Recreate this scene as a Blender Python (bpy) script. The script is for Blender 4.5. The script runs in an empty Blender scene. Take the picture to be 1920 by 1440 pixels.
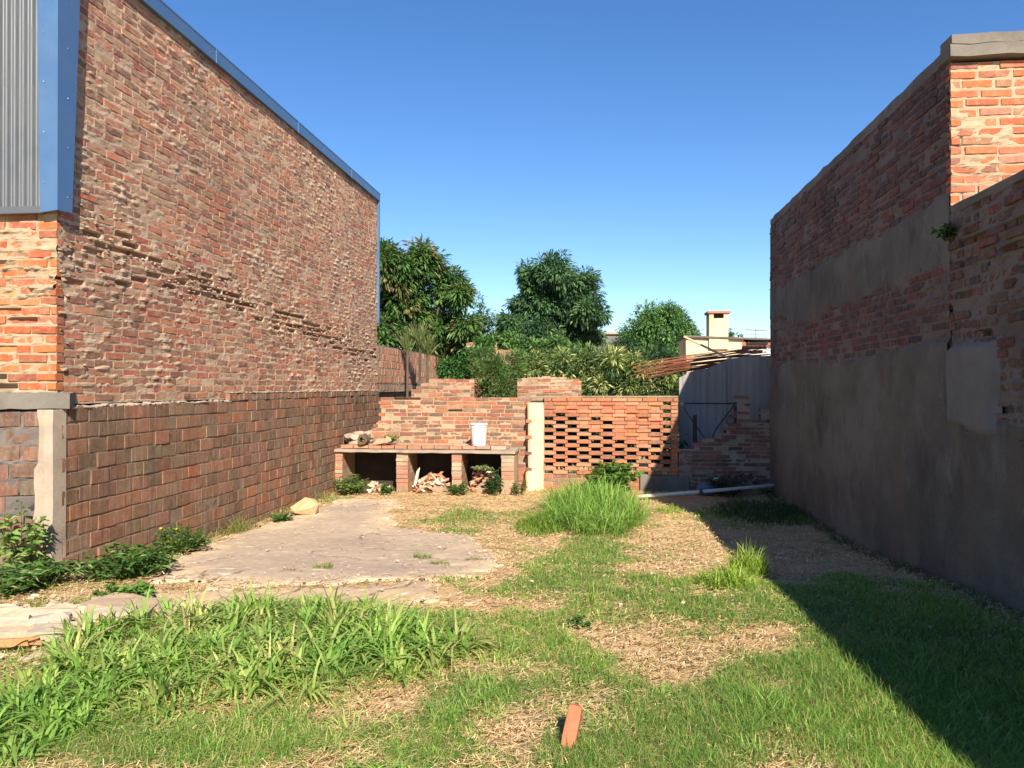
import bpy, bmesh, math, random
import numpy as np
from mathutils import Vector, Matrix

# ------------------------------------------------------------------ camera, sky, sun
SC = bpy.context.scene
COL = SC.collection
CAM_H = 1.55
YAW = math.atan(162/1440)
cam_d = bpy.data.cameras.new('camera')
cam = bpy.data.objects.new('camera', cam_d)
COL.objects.link(cam)
cam.location = (0, 0, CAM_H)
cam.rotation_euler = (math.radians(90.2), 0, YAW)
cam_d.sensor_width = 36
cam_d.lens = 27
cam_d.clip_start = 0.05
cam_d.clip_end = 1500
SC.camera = cam

SUN_DIR = Vector((-0.46, 1.28, -1.0)).normalized()       # the way the light travels
SUN_EL = math.asin(-SUN_DIR.z)
SUN_AZ = math.atan2(-SUN_DIR.x, -SUN_DIR.y)
w = bpy.data.worlds.new('World')
SC.world = w
w.use_nodes = True
nt = w.node_tree
nt.nodes.clear()
sky = nt.nodes.new('ShaderNodeTexSky')
sky.sky_type = 'NISHITA'
sky.sun_disc = False
sky.sun_elevation = SUN_EL
sky.sun_rotation = SUN_AZ
sky.air_density = 1.0
sky.dust_density = 0.0
sky.ozone_density = 4.0
bg = nt.nodes.new('ShaderNodeBackground')
bg.inputs['Strength'].default_value = 0.086
wo = nt.nodes.new('ShaderNodeOutputWorld')
hs = nt.nodes.new('ShaderNodeHueSaturation')
hs.inputs['Saturation'].default_value = 1.20
hs.inputs['Hue'].default_value = 0.507
nt.links.new(sky.outputs[0], hs.inputs['Color'])
nt.links.new(hs.outputs[0], bg.inputs[0])
nt.links.new(bg.outputs[0], wo.inputs[0])
sd = bpy.data.lights.new('sun', 'SUN')
sd.energy = 5.0
sd.angle = math.radians(0.5)
sd.color = (1.0, 0.90, 0.74)
sun = bpy.data.objects.new('sun', sd)
COL.objects.link(sun)
sun.rotation_euler = SUN_DIR.to_track_quat('-Z', 'Y').to_euler()
sun.location = (6, -12, 12)
SC.view_settings.view_transform = 'Standard'
SC.view_settings.look = 'None'
SC.view_settings.exposure = 1.0
SC.view_settings.gamma = 1
SC.view_settings.use_curve_mapping = False
SC.render.engine = 'CYCLES'
SC.cycles.max_bounces = 6
SC.cycles.transparent_max_bounces = 4

RNG = np.random.default_rng(7)
random.seed(7)

# ------------------------------------------------------------------ helpers: objects
def tag(o, label=None, cat=None, group=None, kind=None):
    if label: o['label'] = label
    if cat: o['category'] = cat
    if group: o['group'] = group
    if kind: o['kind'] = kind
    return o

def thing(name, loc, label, cat, group=None):
    o = bpy.data.objects.new(name, None)
    o.empty_display_size = 0.1
    o.location = loc
    COL.objects.link(o)
    return tag(o, label, cat, group)

def link_mesh(name, me, parent=None, loc=None):
    """links a mesh whose vertices are in world space; keeps them there under its parent"""
    o = bpy.data.objects.new(name, me)
    COL.objects.link(o)
    l = Vector(loc) if loc is not None else Vector((0, 0, 0))
    if parent is not None:
        o.parent = parent
        l = l - parent.location
    o.location = l
    return o

def mesh_np(name, verts, quads=None, tris=None, mat=None, col=None, smooth=False):
    me = bpy.data.meshes.new(name)
    verts = np.asarray(verts, dtype=np.float32).reshape(-1, 3)
    loops = []; starts = []; n = 0
    for arr, k in ((quads, 4), (tris, 3)):
        if arr is None or len(arr) == 0: continue
        a = np.asarray(arr, dtype=np.int32).reshape(-1, k)
        loops.append(a.ravel())
        starts.append(n + np.arange(len(a), dtype=np.int32)*k)
        n += a.size
    L = np.concatenate(loops); S = np.concatenate(starts)
    me.vertices.add(len(verts)); me.vertices.foreach_set('co', verts.ravel())
    me.loops.add(len(L)); me.loops.foreach_set('vertex_index', L)
    me.polygons.add(len(S)); me.polygons.foreach_set('loop_start', S)
    me.update(calc_edges=True)
    if col is not None:
        c = np.ones((len(verts), 4), dtype=np.float32); c[:, :3] = col
        at = me.color_attributes.new('tint', 'FLOAT_COLOR', 'POINT')
        at.data.foreach_set('color', c.ravel())
    if mat: me.materials.append(mat)
    me.polygons.foreach_set('use_smooth', np.full(len(S), bool(smooth), dtype=bool))
    return me

class MB:
    """collects boxes, tubes and hulls into one mesh (world space)"""
    def __init__(s): s.v = []; s.q = []; s.t = []; s.c = []; s.n = 0
    def add(s, v, q=None, t=None, c=(1, 1, 1)):
        v = np.asarray(v, float).reshape(-1, 3)
        s.v.append(v)
        if q is not None and len(q): s.q.append(np.asarray(q).reshape(-1, 4) + s.n)
        if t is not None and len(t): s.t.append(np.asarray(t).reshape(-1, 3) + s.n)
        s.c.append(np.tile(np.asarray(c, float), (len(v), 1)))
        s.n += len(v)
        return s
    def box(s, x0, x1, y0, y1, z0, z1, c=(1, 1, 1), j=0.0):
        v = np.array([[x, y, z] for z in (z0, z1) for y in (y0, y1) for x in (x0, x1)], float)
        if j: v += RNG.uniform(-j, j, v.shape)
        q = [[0, 2, 3, 1], [4, 5, 7, 6], [0, 1, 5, 4], [2, 6, 7, 3], [0, 4, 6, 2], [1, 3, 7, 5]]
        return s.add(v, q, c=c)
    def tube(s, pts, rad, k=8, c=(1, 1, 1), cap=True):
        pts = [Vector(p) for p in pts]
        if not hasattr(rad, '__len__'): rad = [rad]*len(pts)
        V = []
        up = Vector((0, 0, 1)); prev = None
        for i, p in enumerate(pts):
            d = (pts[min(i+1, len(pts)-1)] - pts[max(i-1, 0)]).normalized()
            a = prev if prev is not None else (Vector((1, 0, 0)) if abs(d.z) > .9 else up)
            a = (a - d*a.dot(d)).normalized(); prev = a
            b = d.cross(a)
            for m in range(k):
                an = 2*math.pi*m/k
                V.append(p + (a*math.cos(an) + b*math.sin(an))*rad[i])
        q = []
        for i in range(len(pts)-1):
            for m in range(k):
                q.append([i*k+m, i*k+(m+1) % k, (i+1)*k+(m+1) % k, (i+1)*k+m])
        t = []
        if cap:
            V.append(pts[0]); V.append(pts[-1]); n = len(pts)*k
            for m in range(k):
                t.append([n, (m+1) % k, m]); t.append([n+1, (len(pts)-1)*k+m, (len(pts)-1)*k+(m+1) % k])
        return s.add([tuple(x) for x in V], q, t, c)
    def hull(s, centre, size, n=14, c=(1, 1, 1), rot=None, flat=1.0, seed=None):
        r = np.random.default_rng(seed) if seed is not None else RNG
        p = r.normal(size=(n, 3)); p /= np.linalg.norm(p, axis=1)[:, None]
        p *= r.uniform(.8, 1.0, (n, 1)); p = np.sign(p)*np.abs(p)**.75
        p *= np.asarray(size)/2
        if rot is not None: p = p @ np.array(Matrix.Rotation(rot[0], 3, 'X') @ Matrix.Rotation(rot[1], 3, 'Y') @ Matrix.Rotation(rot[2], 3, 'Z')).T
        bm = bmesh.new()
        for q in p: bm.verts.new(q + np.asarray(centre))
        bmesh.ops.convex_hull(bm, input=bm.verts)
        bm.verts.index_update()
        used = [v for v in bm.verts if v.link_faces]
        idx = {v.index: i for i, v in enumerate(used)}
        V = [tuple(v.co) for v in used]
        T = [[idx[v.index] for v in f.verts] for f in bm.faces if len(f.verts) == 3]
        bm.free()
        return s.add(V, None, T, c)
    def mesh(s, name, mat, smooth=False):
        return mesh_np(name, np.concatenate(s.v), np.concatenate(s.q) if s.q else None,
                       np.concatenate(s.t) if s.t else None, mat, np.concatenate(s.c), smooth)
    def build(s, name, mat, parent=None, smooth=False, bevel=0):
        me = s.mesh(name, mat, smooth)
        if bevel:
            bm = bmesh.new(); bm.from_mesh(me)
            bmesh.ops.remove_doubles(bm, verts=bm.verts, dist=1e-5)
            bmesh.ops.bevel(bm, geom=list(bm.edges), offset=bevel, segments=1, affect='EDGES')
            bm.to_mesh(me); bm.free()
        return link_mesh(name, me, parent)

# ------------------------------------------------------------------ helpers: noise
def vnoise(x, y, seed=0):
    x = np.asarray(x, float); y = np.asarray(y, float)
    xi = np.floor(x).astype(np.int64); yi = np.floor(y).astype(np.int64)
    fx = x-xi; fy = y-yi
    fx = fx*fx*(3-2*fx); fy = fy*fy*(3-2*fy)
    def h(a, b):
        n = (a*374761393 + b*668265263 + seed*1442695041) & 0x7fffffff
        n = ((n ^ (n >> 13))*1274126177) & 0x7fffffff
        n = (n ^ (n >> 16)) & 0xffff
        return n/65535.0
    return (h(xi, yi)*(1-fx)+h(xi+1, yi)*fx)*(1-fy) + (h(xi, yi+1)*(1-fx)+h(xi+1, yi+1)*fx)*fy

def fbm(x, y, seed=0, o=3):
    a = 0; s = 0; w_ = 1.0
    for i in range(o):
        a = a + w_*vnoise(np.asarray(x)*2**i, np.asarray(y)*2**i, seed+i*17); s += w_; w_ *= .5
    return a/s

def gz(Y):
    t = np.clip((np.asarray(Y, float)-5)/4.5, 0, 1)
    return -.25*t*t*(3-2*t)

def proj(P):
    P = np.asarray(P, float).reshape(-1, 3)
    s, c = math.sin(YAW), math.cos(YAW)
    d = -s*P[:, 0]+c*P[:, 1]; r = c*P[:, 0]+s*P[:, 1]
    d = np.maximum(d, 1e-3)
    return .5+.75*r/d, .5-1.0*(P[:, 2]-CAM_H)/d, d      # 0..1 inside the frame

# ------------------------------------------------------------------ materials
def new_mat(name):
    m = bpy.data.materials.new(name); m.use_nodes = True
    t = m.node_tree; t.nodes.clear()
    o = t.nodes.new('ShaderNodeOutputMaterial')
    b = t.nodes.new('ShaderNodeBsdfPrincipled')
    t.links.new(b.outputs[0], o.inputs[0])
    b.inputs['Roughness'].default_value = .9
    b.inputs['Specular IOR Level'].default_value = .25
    return m, t, b

class NG:
    def __init__(s, t): s.t = t; s.g = t.nodes.new('ShaderNodeNewGeometry')
    def pos(s, scale=(1, 1, 1)):
        n = s.t.nodes.new('ShaderNodeVectorMath'); n.operation = 'MULTIPLY'
        s.t.links.new(s.g.outputs['Position'], n.inputs[0]); n.inputs[1].default_value = scale
        return n.outputs[0]
    def noise(s, scale, detail=4, rough=.6, stretch=(1, 1, 1), dist=0):
        n = s.t.nodes.new('ShaderNodeTexNoise')
        n.inputs['Scale'].default_value = scale; n.inputs['Detail'].default_value = detail
        n.inputs['Roughness'].default_value = rough; n.inputs['Distortion'].default_value = dist
        s.t.links.new(s.pos(stretch), n.inputs['Vector'])
        return n.outputs['Fac']
    def ramp(s, f, a, b, lo=0, hi=1):
        n = s.t.nodes.new('ShaderNodeMapRange'); n.interpolation_type = 'SMOOTHSTEP'
        n.inputs['From Min'].default_value = a; n.inputs['From Max'].default_value = b
        n.inputs['To Min'].default_value = lo; n.inputs['To Max'].default_value = hi
        s.t.links.new(f, n.inputs['Value'])
        return n.outputs[0]
    def mix(s, f, a, b, mode='MIX'):
        n = s.t.nodes.new('ShaderNodeMix'); n.data_type = 'RGBA'; n.blend_type = mode
        for v, k in ((f, 0), (a, 6), (b, 7)):
            if isinstance(v, (int, float)): n.inputs[k].default_value = v
            elif isinstance(v, tuple): n.inputs[k].default_value = (*v, 1)[:4]
            else: s.t.links.new(v, n.inputs[k])
        return n.outputs[2]
    def mul(s, a, b):
        n = s.t.nodes.new('ShaderNodeMath'); n.operation = 'MULTIPLY'
        for v, k in ((a, 0), (b, 1)):
            if isinstance(v, (int, float)): n.inputs[k].default_value = v
            else: s.t.links.new(v, n.inputs[k])
        return n.outputs[0]
    def attr(s, name='tint'):
        n = s.t.nodes.new('ShaderNodeAttribute'); n.attribute_name = name
        return n.outputs['Color']
    def bump(s, b, h, strength=.5, dist=.01):
        n = s.t.nodes.new('ShaderNodeBump'); n.inputs['Strength'].default_value = strength
        n.inputs['Distance'].default_value = dist
        s.t.links.new(h, n.inputs['Height']); s.t.links.new(n.outputs[0], b.inputs['Normal'])

def mat_brick(name, smear=(.36, .27, .20), smear_amt=.5, stain=(.05, .04, .035), stain_amt=.3, streak=0.0, sc=1.0):
    m, t, b = new_mat(name); g = NG(t)
    base = g.attr()
    spk = g.noise(90, 3, .7)
    base = g.mix(g.ramp(spk, .3, .7, 0, .5), base, g.mix(1.0, base, (.62, .58, .55), 'MULTIPLY'))
    base = g.mix(g.ramp(g.noise(28, 3), .45, .75, 0, .35), base, g.mix(.5, base, (.62, .42, .30)))
    sm = g.ramp(g.noise(7.5*sc, 7, .72, dist=.4), .50-smear_amt*.16, .66-smear_amt*.10, 0, min(1, .35+smear_amt*.6))
    sm2 = g.ramp(g.noise(.55, 3, .6), .35, .65, .35, 1)
    base = g.mix(g.mul(sm, sm2), base, smear)
    st = g.ramp(g.noise(1.6, 6, .7, (1, 1, .45)), .45, .75, 0, stain_amt)
    base = g.mix(st, base, stain)
    if streak:
        k = g.ramp(g.noise(26, 4, .7, (1, 1, .06)), .52, .72, 0, streak)
        base = g.mix(k, base, (.34, .29, .24))
        k2 = g.ramp(g.noise(17, 3, .7, (1, 1, .10)), .5, .7, 0, streak)
        base = g.mix(k2, base, (.055, .045, .04))
    t.links.new(base, b.inputs['Base Color'])
    g.bump(b, g.noise(70, 6, .75), .75, .008)
    return m

def mat_rough(name, c1, c2, c3=None, scale=3, bump=.5, bscale=60, rough=.95, stretch=(1, 1, 1), c3amt=.6):
    m, t, b = new_mat(name); g = NG(t)
    base = g.mix(g.ramp(g.noise(scale, 6, .65, stretch), .35, .68), c1, c2)
    base = g.mix(g.ramp(g.noise(scale*14, 4, .7), .35, .7, 0, .45), base, g.mix(.5, base, c2))
    if c3: base = g.mix(g.ramp(g.noise(scale*.45, 5, .7, stretch), .52, .70, 0, c3amt), base, c3)
    t.links.new(base, b.inputs['Base Color'])
    b.inputs['Roughness'].default_value = rough
    g.bump(b, g.noise(bscale, 6, .75), bump, .01)
    return m

def mat_tint(name, rough=.8, amt=.25, scale=30, metal=0, bump=.2, spec=.3):
    m, t, b = new_mat(name); g = NG(t)
    a = g.attr()
    base = g.mix(g.ramp(g.noise(scale, 4), .3, .7, 0, amt), a, g.mix(1.0, a, (.45, .42, .4), 'MULTIPLY'))
    t.links.new(base, b.inputs['Base Color'])
    b.inputs['Roughness'].default_value = rough; b.inputs['Metallic'].default_value = metal
    b.inputs['Specular IOR Level'].default_value = spec
    g.bump(b, g.noise(scale*2, 4), bump, .005)
    return m

def mat_leaf(name, trans=.3, rough=.45, spec=.35):
    m = bpy.data.materials.new(name); m.use_nodes = True
    t = m.node_tree; t.nodes.clear()
    o = t.nodes.new('ShaderNodeOutputMaterial'); b = t.nodes.new('ShaderNodeBsdfPrincipled')
    tr = t.nodes.new('ShaderNodeBsdfTranslucent'); mx = t.nodes.new('ShaderNodeMixShader')
    g = NG(t); a = g.attr()
    base = g.mix(g.ramp(g.noise(12, 3), .35, .7, 0, .5), a, g.mix(1.0, a, (.6, .7, .5), 'MULTIPLY'))
    t.links.new(base, b.inputs['Base Color'])
    t.links.new(g.mix(.6, base, g.mix(1.0, base, (1.6, 1.5, .5), 'MULTIPLY')), tr.inputs['Color'])
    b.inputs['Roughness'].default_value = rough; b.inputs['Specular IOR Level'].default_value = spec
    mx.inputs[0].default_value = trans
    t.links.new(b.outputs[0], mx.inputs[1]); t.links.new(tr.outputs[0], mx.inputs[2])
    t.links.new(mx.outputs[0], o.inputs[0])
    return m

M = {}
M['brick_house'] = mat_brick('brick_house', (.49, .345, .235), .50, (.15, .08, .055), .26)
M['brick_front'] = mat_brick('brick_front', (.44, .30, .18), .22, (.25, .14, .08), .2)
M['brick_edge'] = mat_brick('brick_edge', (.26, .21, .15), .25, (.075, .055, .035), .60, streak=.45)
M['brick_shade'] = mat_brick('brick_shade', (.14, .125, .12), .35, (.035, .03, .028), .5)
M['brick_back'] = mat_brick('brick_back', (.42, .30, .19), .05, (.10, .075, .05), .62, sc=1.3)
M['brick_far'] = mat_brick('brick_far', (.40, .28, .20), .30, (.09, .06, .04), .30, sc=1.5)
M['mortar_house'] = mat_rough('mortar_house', (.52, .38, .26), (.39, .27, .19), (.20, .145, .10), 2.2, .8, 80)
M['mortar_front'] = mat_rough('mortar_front', (.44, .33, .22), (.34, .25, .16), (.30, .20, .12), 2.2, .8, 80)
M['mortar_edge'] = mat_rough('mortar_edge', (.26, .19, .14), (.15, .11, .08), (.34, .28, .22), 2, .6, 80)
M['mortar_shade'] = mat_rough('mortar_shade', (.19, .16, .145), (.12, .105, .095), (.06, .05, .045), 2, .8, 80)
M['mortar_back'] = mat_rough('mortar_back', (.44, .32, .21), (.30, .215, .15), (.13, .10, .075), 2, .8, 80)
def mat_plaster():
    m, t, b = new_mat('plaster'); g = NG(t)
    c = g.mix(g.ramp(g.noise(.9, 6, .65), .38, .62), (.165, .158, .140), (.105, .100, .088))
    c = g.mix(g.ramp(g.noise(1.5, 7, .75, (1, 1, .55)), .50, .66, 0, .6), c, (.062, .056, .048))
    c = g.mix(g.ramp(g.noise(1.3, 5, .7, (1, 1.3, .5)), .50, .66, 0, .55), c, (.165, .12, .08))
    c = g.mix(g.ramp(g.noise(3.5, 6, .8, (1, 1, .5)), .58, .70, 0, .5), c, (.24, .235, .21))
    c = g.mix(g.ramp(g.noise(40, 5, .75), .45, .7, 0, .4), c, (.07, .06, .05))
    t.links.new(c, b.inputs['Base Color']); g.bump(b, g.noise(30, 6, .75), .6, .01)
    return m
M['plaster'] = mat_plaster()
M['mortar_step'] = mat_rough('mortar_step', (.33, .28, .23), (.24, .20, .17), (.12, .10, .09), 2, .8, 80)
M['plaster_pale'] = mat_rough('plaster_pale', (.18, .178, .172), (.14, .137, .133), (.12, .11, .10), 2.5, .5, 45)
M['plaster_cream'] = mat_rough('plaster_cream', (.72, .57, .38), (.62, .46, .29), (.50, .28, .17), 3, .6, 40)
M['cement'] = mat_rough('cement', (.20, .18, .155), (.135, .12, .10), (.075, .068, .055), 2.2, .6, 60)
M['cement_light'] = mat_rough('cement_light', (.42, .34, .26), (.31, .25, .19), (.18, .14, .11), 3, .6, 60)
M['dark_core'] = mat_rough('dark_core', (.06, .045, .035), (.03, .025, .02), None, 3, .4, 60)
M['rubble'] = mat_tint('rubble', .95, .35, 14, bump=.7, spec=.15)
M['rust'] = mat_tint('rust', .8, .4, 25, bump=.4)
M['metal_dark'] = mat_tint('metal_dark', .6, .3, 25)
M['plastic'] = mat_tint('plastic', .4, .08, 10, bump=.05, spec=.5)
M['bark'] = mat_rough('bark', (.13, .10, .075), (.07, .055, .04), None, 8, .8, 30, stretch=(1, 1, .3))
M['leaf'] = mat_leaf('leaf')
M['leaf_glossy'] = mat_leaf('leaf_glossy', .26, .48, .35)
M['grass'] = mat_leaf('grass', .35, .6, .2)

def mat_metal(name, c, rough, rvar=.15):
    m, t, b = new_mat(name); g = NG(t)
    base = g.mix(g.ramp(g.noise(1.3, 6, .7, (1, 1, .4)), .4, .7, 0, .45), c, tuple(x*.6+.05 for x in c))
    t.links.new(base, b.inputs['Base Color'])
    t.links.new(g.ramp(g.noise(3, 5), .3, .7, rough-rvar, rough+rvar), b.inputs['Roughness'])
    b.inputs['Metallic'].default_value = .35
    b.inputs['Specular IOR Level'].default_value = .5
    g.bump(b, g.noise(2.5, 3), .15, .01)
    return m
M['trim_blue'] = mat_metal('trim_blue', (.085, .175, .33), .42)
M['sheet_grey'] = mat_metal('sheet_grey', (.13, .14, .155), .5)
M['sheet_old'] = mat_rough('sheet_old', (.34, .32, .30), (.24, .225, .21), (.42, .40, .38), 1.6, .3, 30, .7, (1, 1, .2))

# ------------------------------------------------------------------ bricks
def brick_variants(name, palette, mat, n=26, jit=.022, weights=None):
    """unit bricks: u -.5...5, depth 0..-1 (front face at 0), height -.5...5; normal = -Y local"""
    out = []
    p = np.array(palette, float)
    for i in range(n):
        ci = RNG.choice(len(p), p=weights)
        c = p[ci]*RNG.uniform(.78, 1.2) * (1+RNG.uniform(-.06, .06, 3))
        nu, nv = 4, 3
        us = np.linspace(-.5, .5, nu); vs = np.linspace(-.5, .5, nv)
        U, V = np.meshgrid(us, vs)
        in_u = .006 + RNG.uniform(0, .012, U.shape); in_v = .03+RNG.uniform(0, .045, V.shape)
        fu = U - np.sign(U)*(np.abs(U) > .49)*in_u + RNG.uniform(-.012, .012, U.shape)
        fv = V - np.sign(V)*(np.abs(V) > .49)*in_v + RNG.uniform(-.02, .02, V.shape)
        fy = RNG.uniform(-jit, jit*.35, U.shape)
        front = np.stack([fu, -fy*1.0, fv], -1).reshape(-1, 3)           # y: -front
        # ring (side edge), slightly behind the front
        ring_idx = [(0, k) for k in range(nu)]+[(r, nu-1) for r in range(1, nv)]+[(nv-1, k) for k in range(nu-2, -1, -1)]+[(r, 0) for r in range(nv-2, 0, -1)]
        ring = np.array([[U[r, k]+RNG.uniform(-.005, .005), .06+RNG.uniform(-.02, .03), V[r, k]+RNG.uniform(-.02, .02)] for r, k in ring_idx])
        back = ring.copy(); back[:, 1] = 1.0
        v = np.concatenate([front, ring, back]); nf = len(front); nr = len(ring)
        q = []
        for r in range(nv-1):
            for k in range(nu-1):
                a = r*nu+k; q.append([a, a+1, a+nu+1, a+nu])
        fi = [r*nu+k for r, k in ring_idx]
        for k in range(nr):
            k2 = (k+1) % nr
            q.append([fi[k], nf+k, nf+k2, fi[k2]])
            q.append([nf+k, nf+nr+k, nf+nr+k2, nf+k2])
        out.append((v, np.array(q), c))
    mes = [mesh_np(name+'_shape', v, q, None, mat, np.tile(c, (len(v), 1))) for v, q, c in out]
    return out, mes

def brick_wall(parent, O, U, N, L, z0, z1, mats, variants, bl=.25, bh=.06, jt=.016, keep=None, recess=None,
               n_ind=300, proud=.006, depth=.09, mort=(-.010, .010), smear=.0, joint_out=0.0, seed=1, ztop=None,
               vjit=.003, msize=.035, missing=None, head=.0, lenvar=.05, plane_wave=.006, stuff_label=None, half_ends=False):
    """O: world point at u=0,z=0 of the face; U along the wall, N outward. builds bricks + mortar sheet."""
    vs, mes = variants; mat_b, mat_m = mats
    U = np.array(U, float); N = np.array(N, float); O = np.array(O, float); Z = np.array([0, 0, 1.0])
    ch = bh+jt; nr = int(round((z1-z0)/ch))
    items = []; holes = []
    r_ = np.random.default_rng(seed)
    for r in range(nr):
        z = z0+r*ch+jt+bh/2
        u = -bl*r_.uniform(.1, .2) if not half_ends else 0
        if r % 2: u -= (bl+jt)/2
        while u < L:
            l = bl*(1+r_.uniform(-lenvar, lenvar))
            if r_.random() < head: l = bl*.5
            a, b = max(u, 0), min(u+l, L)
            u += l+jt*r_.uniform(.7, 1.3)
            if b-a < .04: continue
            uc = (a+b)/2
            if keep is not None and not keep(uc, z): continue
            if missing is not None and missing(uc, z):
                holes.append((a, b, z)); continue
            rec = recess(uc, z) if recess is not None else 0
            off = r_.normal(0, proud) - rec + plane_wave*(fbm(uc*1.5, z*1.5, seed)*2-1)
            if rec > .02: holes.append((a, b, z))
            items.append((uc, z+r_.normal(0, vjit), b-a, bh*(1+r_.normal(0, .035)), off, r_.integers(len(vs)), r_.normal(0, .012), r_.normal(0, .02)))
    it = np.array(items)
    C = O+np.outer(it[:, 0], U)+np.outer(it[:, 1], Z)+np.outer(it[:, 4], N)
    px, py, d = proj(C)
    size = 1/d * np.minimum(1, np.abs(((C-np.array([0, 0, CAM_H]))/np.linalg.norm(C-np.array([0, 0, CAM_H]), axis=1)[:, None]) @ N)+.15)
    size[(px < -.02) | (px > 1.02) | (py < -.03) | (py > 1.03)] = 0
    order = np.argsort(-size)
    ind = set(order[:n_ind][size[order[:n_ind]] > 0].tolist())
    B = []; pv = []; pq = []; pc = []; n = 0
    for i, (uc, z, l, hh, off, k, tw, tw2) in enumerate(items):
        # local x->U, y->-N(depth), z->Z with small twists
        Ux = U*math.cos(tw)+Z*math.sin(tw); Zx = Z*math.cos(tw)-U*math.sin(tw)
        Ny = -N*math.cos(tw2)+U*math.sin(tw2)
        k = int(k)
        flip = 1
        R = np.stack([Ux*l, Ny*depth, Zx*hh], 1)
        if i in ind:
            o = bpy.data.objects.new('brick', mes[k])
            Mx = Matrix(((R[0, 0], R[0, 1], R[0, 2], C[i, 0]), (R[1, 0], R[1, 1], R[1, 2], C[i, 1]), (R[2, 0], R[2, 1], R[2, 2], C[i, 2]), (0, 0, 0, 1)))
            COL.objects.link(o)
            o.parent = parent
            Mx.translation = Mx.translation - parent.location
            o.matrix_local = Mx
        else:
            v, q, c = vs[k]
            pv.append(v @ R.T + C[i]); pq.append(q+n); pc.append(np.tile(c, (len(v), 1))); n += len(v)
    if pv:
        me = mesh_np('brickwork', np.concatenate(pv), np.concatenate(pq), None, mat_b, np.concatenate(pc))
        o = link_mesh('brickwork', me, parent); o['kind'] = 'stuff'
    # mortar sheet
    zs = []; kind = []
    for r in range(nr):
        b = z0+r*ch
        zs += [b, b+jt*.5, b+jt, b+jt+bh*.3, b+jt+bh*.7]; kind += [1, 2, 1, 0, 0]
    zs.append(z0+nr*ch); kind.append(1)
    zs = np.array(zs); kind = np.array(kind)
    us = np.linspace(0, L, max(2, int(L/msize)))
    UU, ZZ = np.meshgrid(us, zs); KK = np.repeat(kind[:, None], len(us), 1)
    nse = fbm(UU*9, ZZ*14, seed+5, 3); nse2 = fbm(UU*28, ZZ*28, seed+9, 2); big = fbm(UU*1.1, ZZ*1.6, seed+3, 3)
    off = mort[0]+mort[1]*(nse2-.5)*1.4
    off = off+np.where(KK > 0, joint_out*np.clip((nse-.40)*4, 0, 1.3)*np.clip((big-.25)*3, .25, 1), 0)
    if smear: off = off+smear*np.clip((nse-.60)*6, 0, 1)*np.clip((big-.45)*6, 0, 1)
    off = off+plane_wave*(fbm(UU*1.5, ZZ*1.5, seed)*2-1)
    for a, b, z in holes:
        mk = (UU > a-.005) & (UU < b+.005) & (np.abs(ZZ-z) < bh*.45) & (KK == 0)
        off[mk] = -.075
    P = O+UU[..., None]*U+ZZ[..., None]*Z+off[..., None]*N
    nzr, nu = UU.shape
    ii = np.arange((nzr-1)*(nu-1)); a = (ii//(nu-1))*nu+ii % (nu-1)
    q = np.stack([a, a+1, a+nu+1, a+nu], 1)
    if keep is not None:
        uc = (UU[:-1, :-1]+UU[1:, 1:]).ravel()/2; zc = (ZZ[:-1, :-1]+ZZ[1:, 1:]).ravel()/2
        kp = np.array([keep(x, y) for x, y in zip(uc, zc)], bool)
        q = q[kp]
    if len(q):
        link_mesh('mortar', mesh_np('mortar', P.reshape(-1, 3), q, None, mat_m), parent)

def sheet(name, O, U, N, L, z0, z1, mat, parent, mask, thick=.012, res=.03, rough=.004, seed=1, deep=-.02, edge=.08):
    """a rendered (plastered) skin: proud of the wall inside mask (>0), diving behind it at its ragged edge"""
    U = np.array(U, float); N = np.array(N, float); O = np.array(O, float); Z = np.array([0, 0, 1.0])
    us = np.linspace(0, L, int(L/res)+1); zs = np.linspace(z0, z1, int((z1-z0)/res)+1)
    UU, ZZ = np.meshgrid(us, zs)
    m = mask(UU, ZZ) + .09*(fbm(UU*5, ZZ*5, seed, 4)-.5)*2
    off = np.where(m > 0, thick, thick+(deep-thick)*np.clip(-m/edge*2, 0, 1))
    off = off+rough*(fbm(UU*7, ZZ*7, seed+2, 3)*2-1) + .012*(fbm(UU*.8, ZZ*.8, seed+6, 2)*2-1)
    P = O+UU[..., None]*U+ZZ[..., None]*Z+off[..., None]*N
    nz, nu = UU.shape
    ii = np.arange((nz-1)*(nu-1)); a = (ii//(nu-1))*nu+ii % (nu-1)
    q = np.stack([a, a+1, a+nu+1, a+nu], 1)
    q = q[(m.ravel()[a] > -edge) | (m.ravel()[a+nu+1] > -edge)]
    return link_mesh(name, mesh_np(name, P.reshape(-1, 3), q, None, mat, smooth=True), parent)

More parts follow.
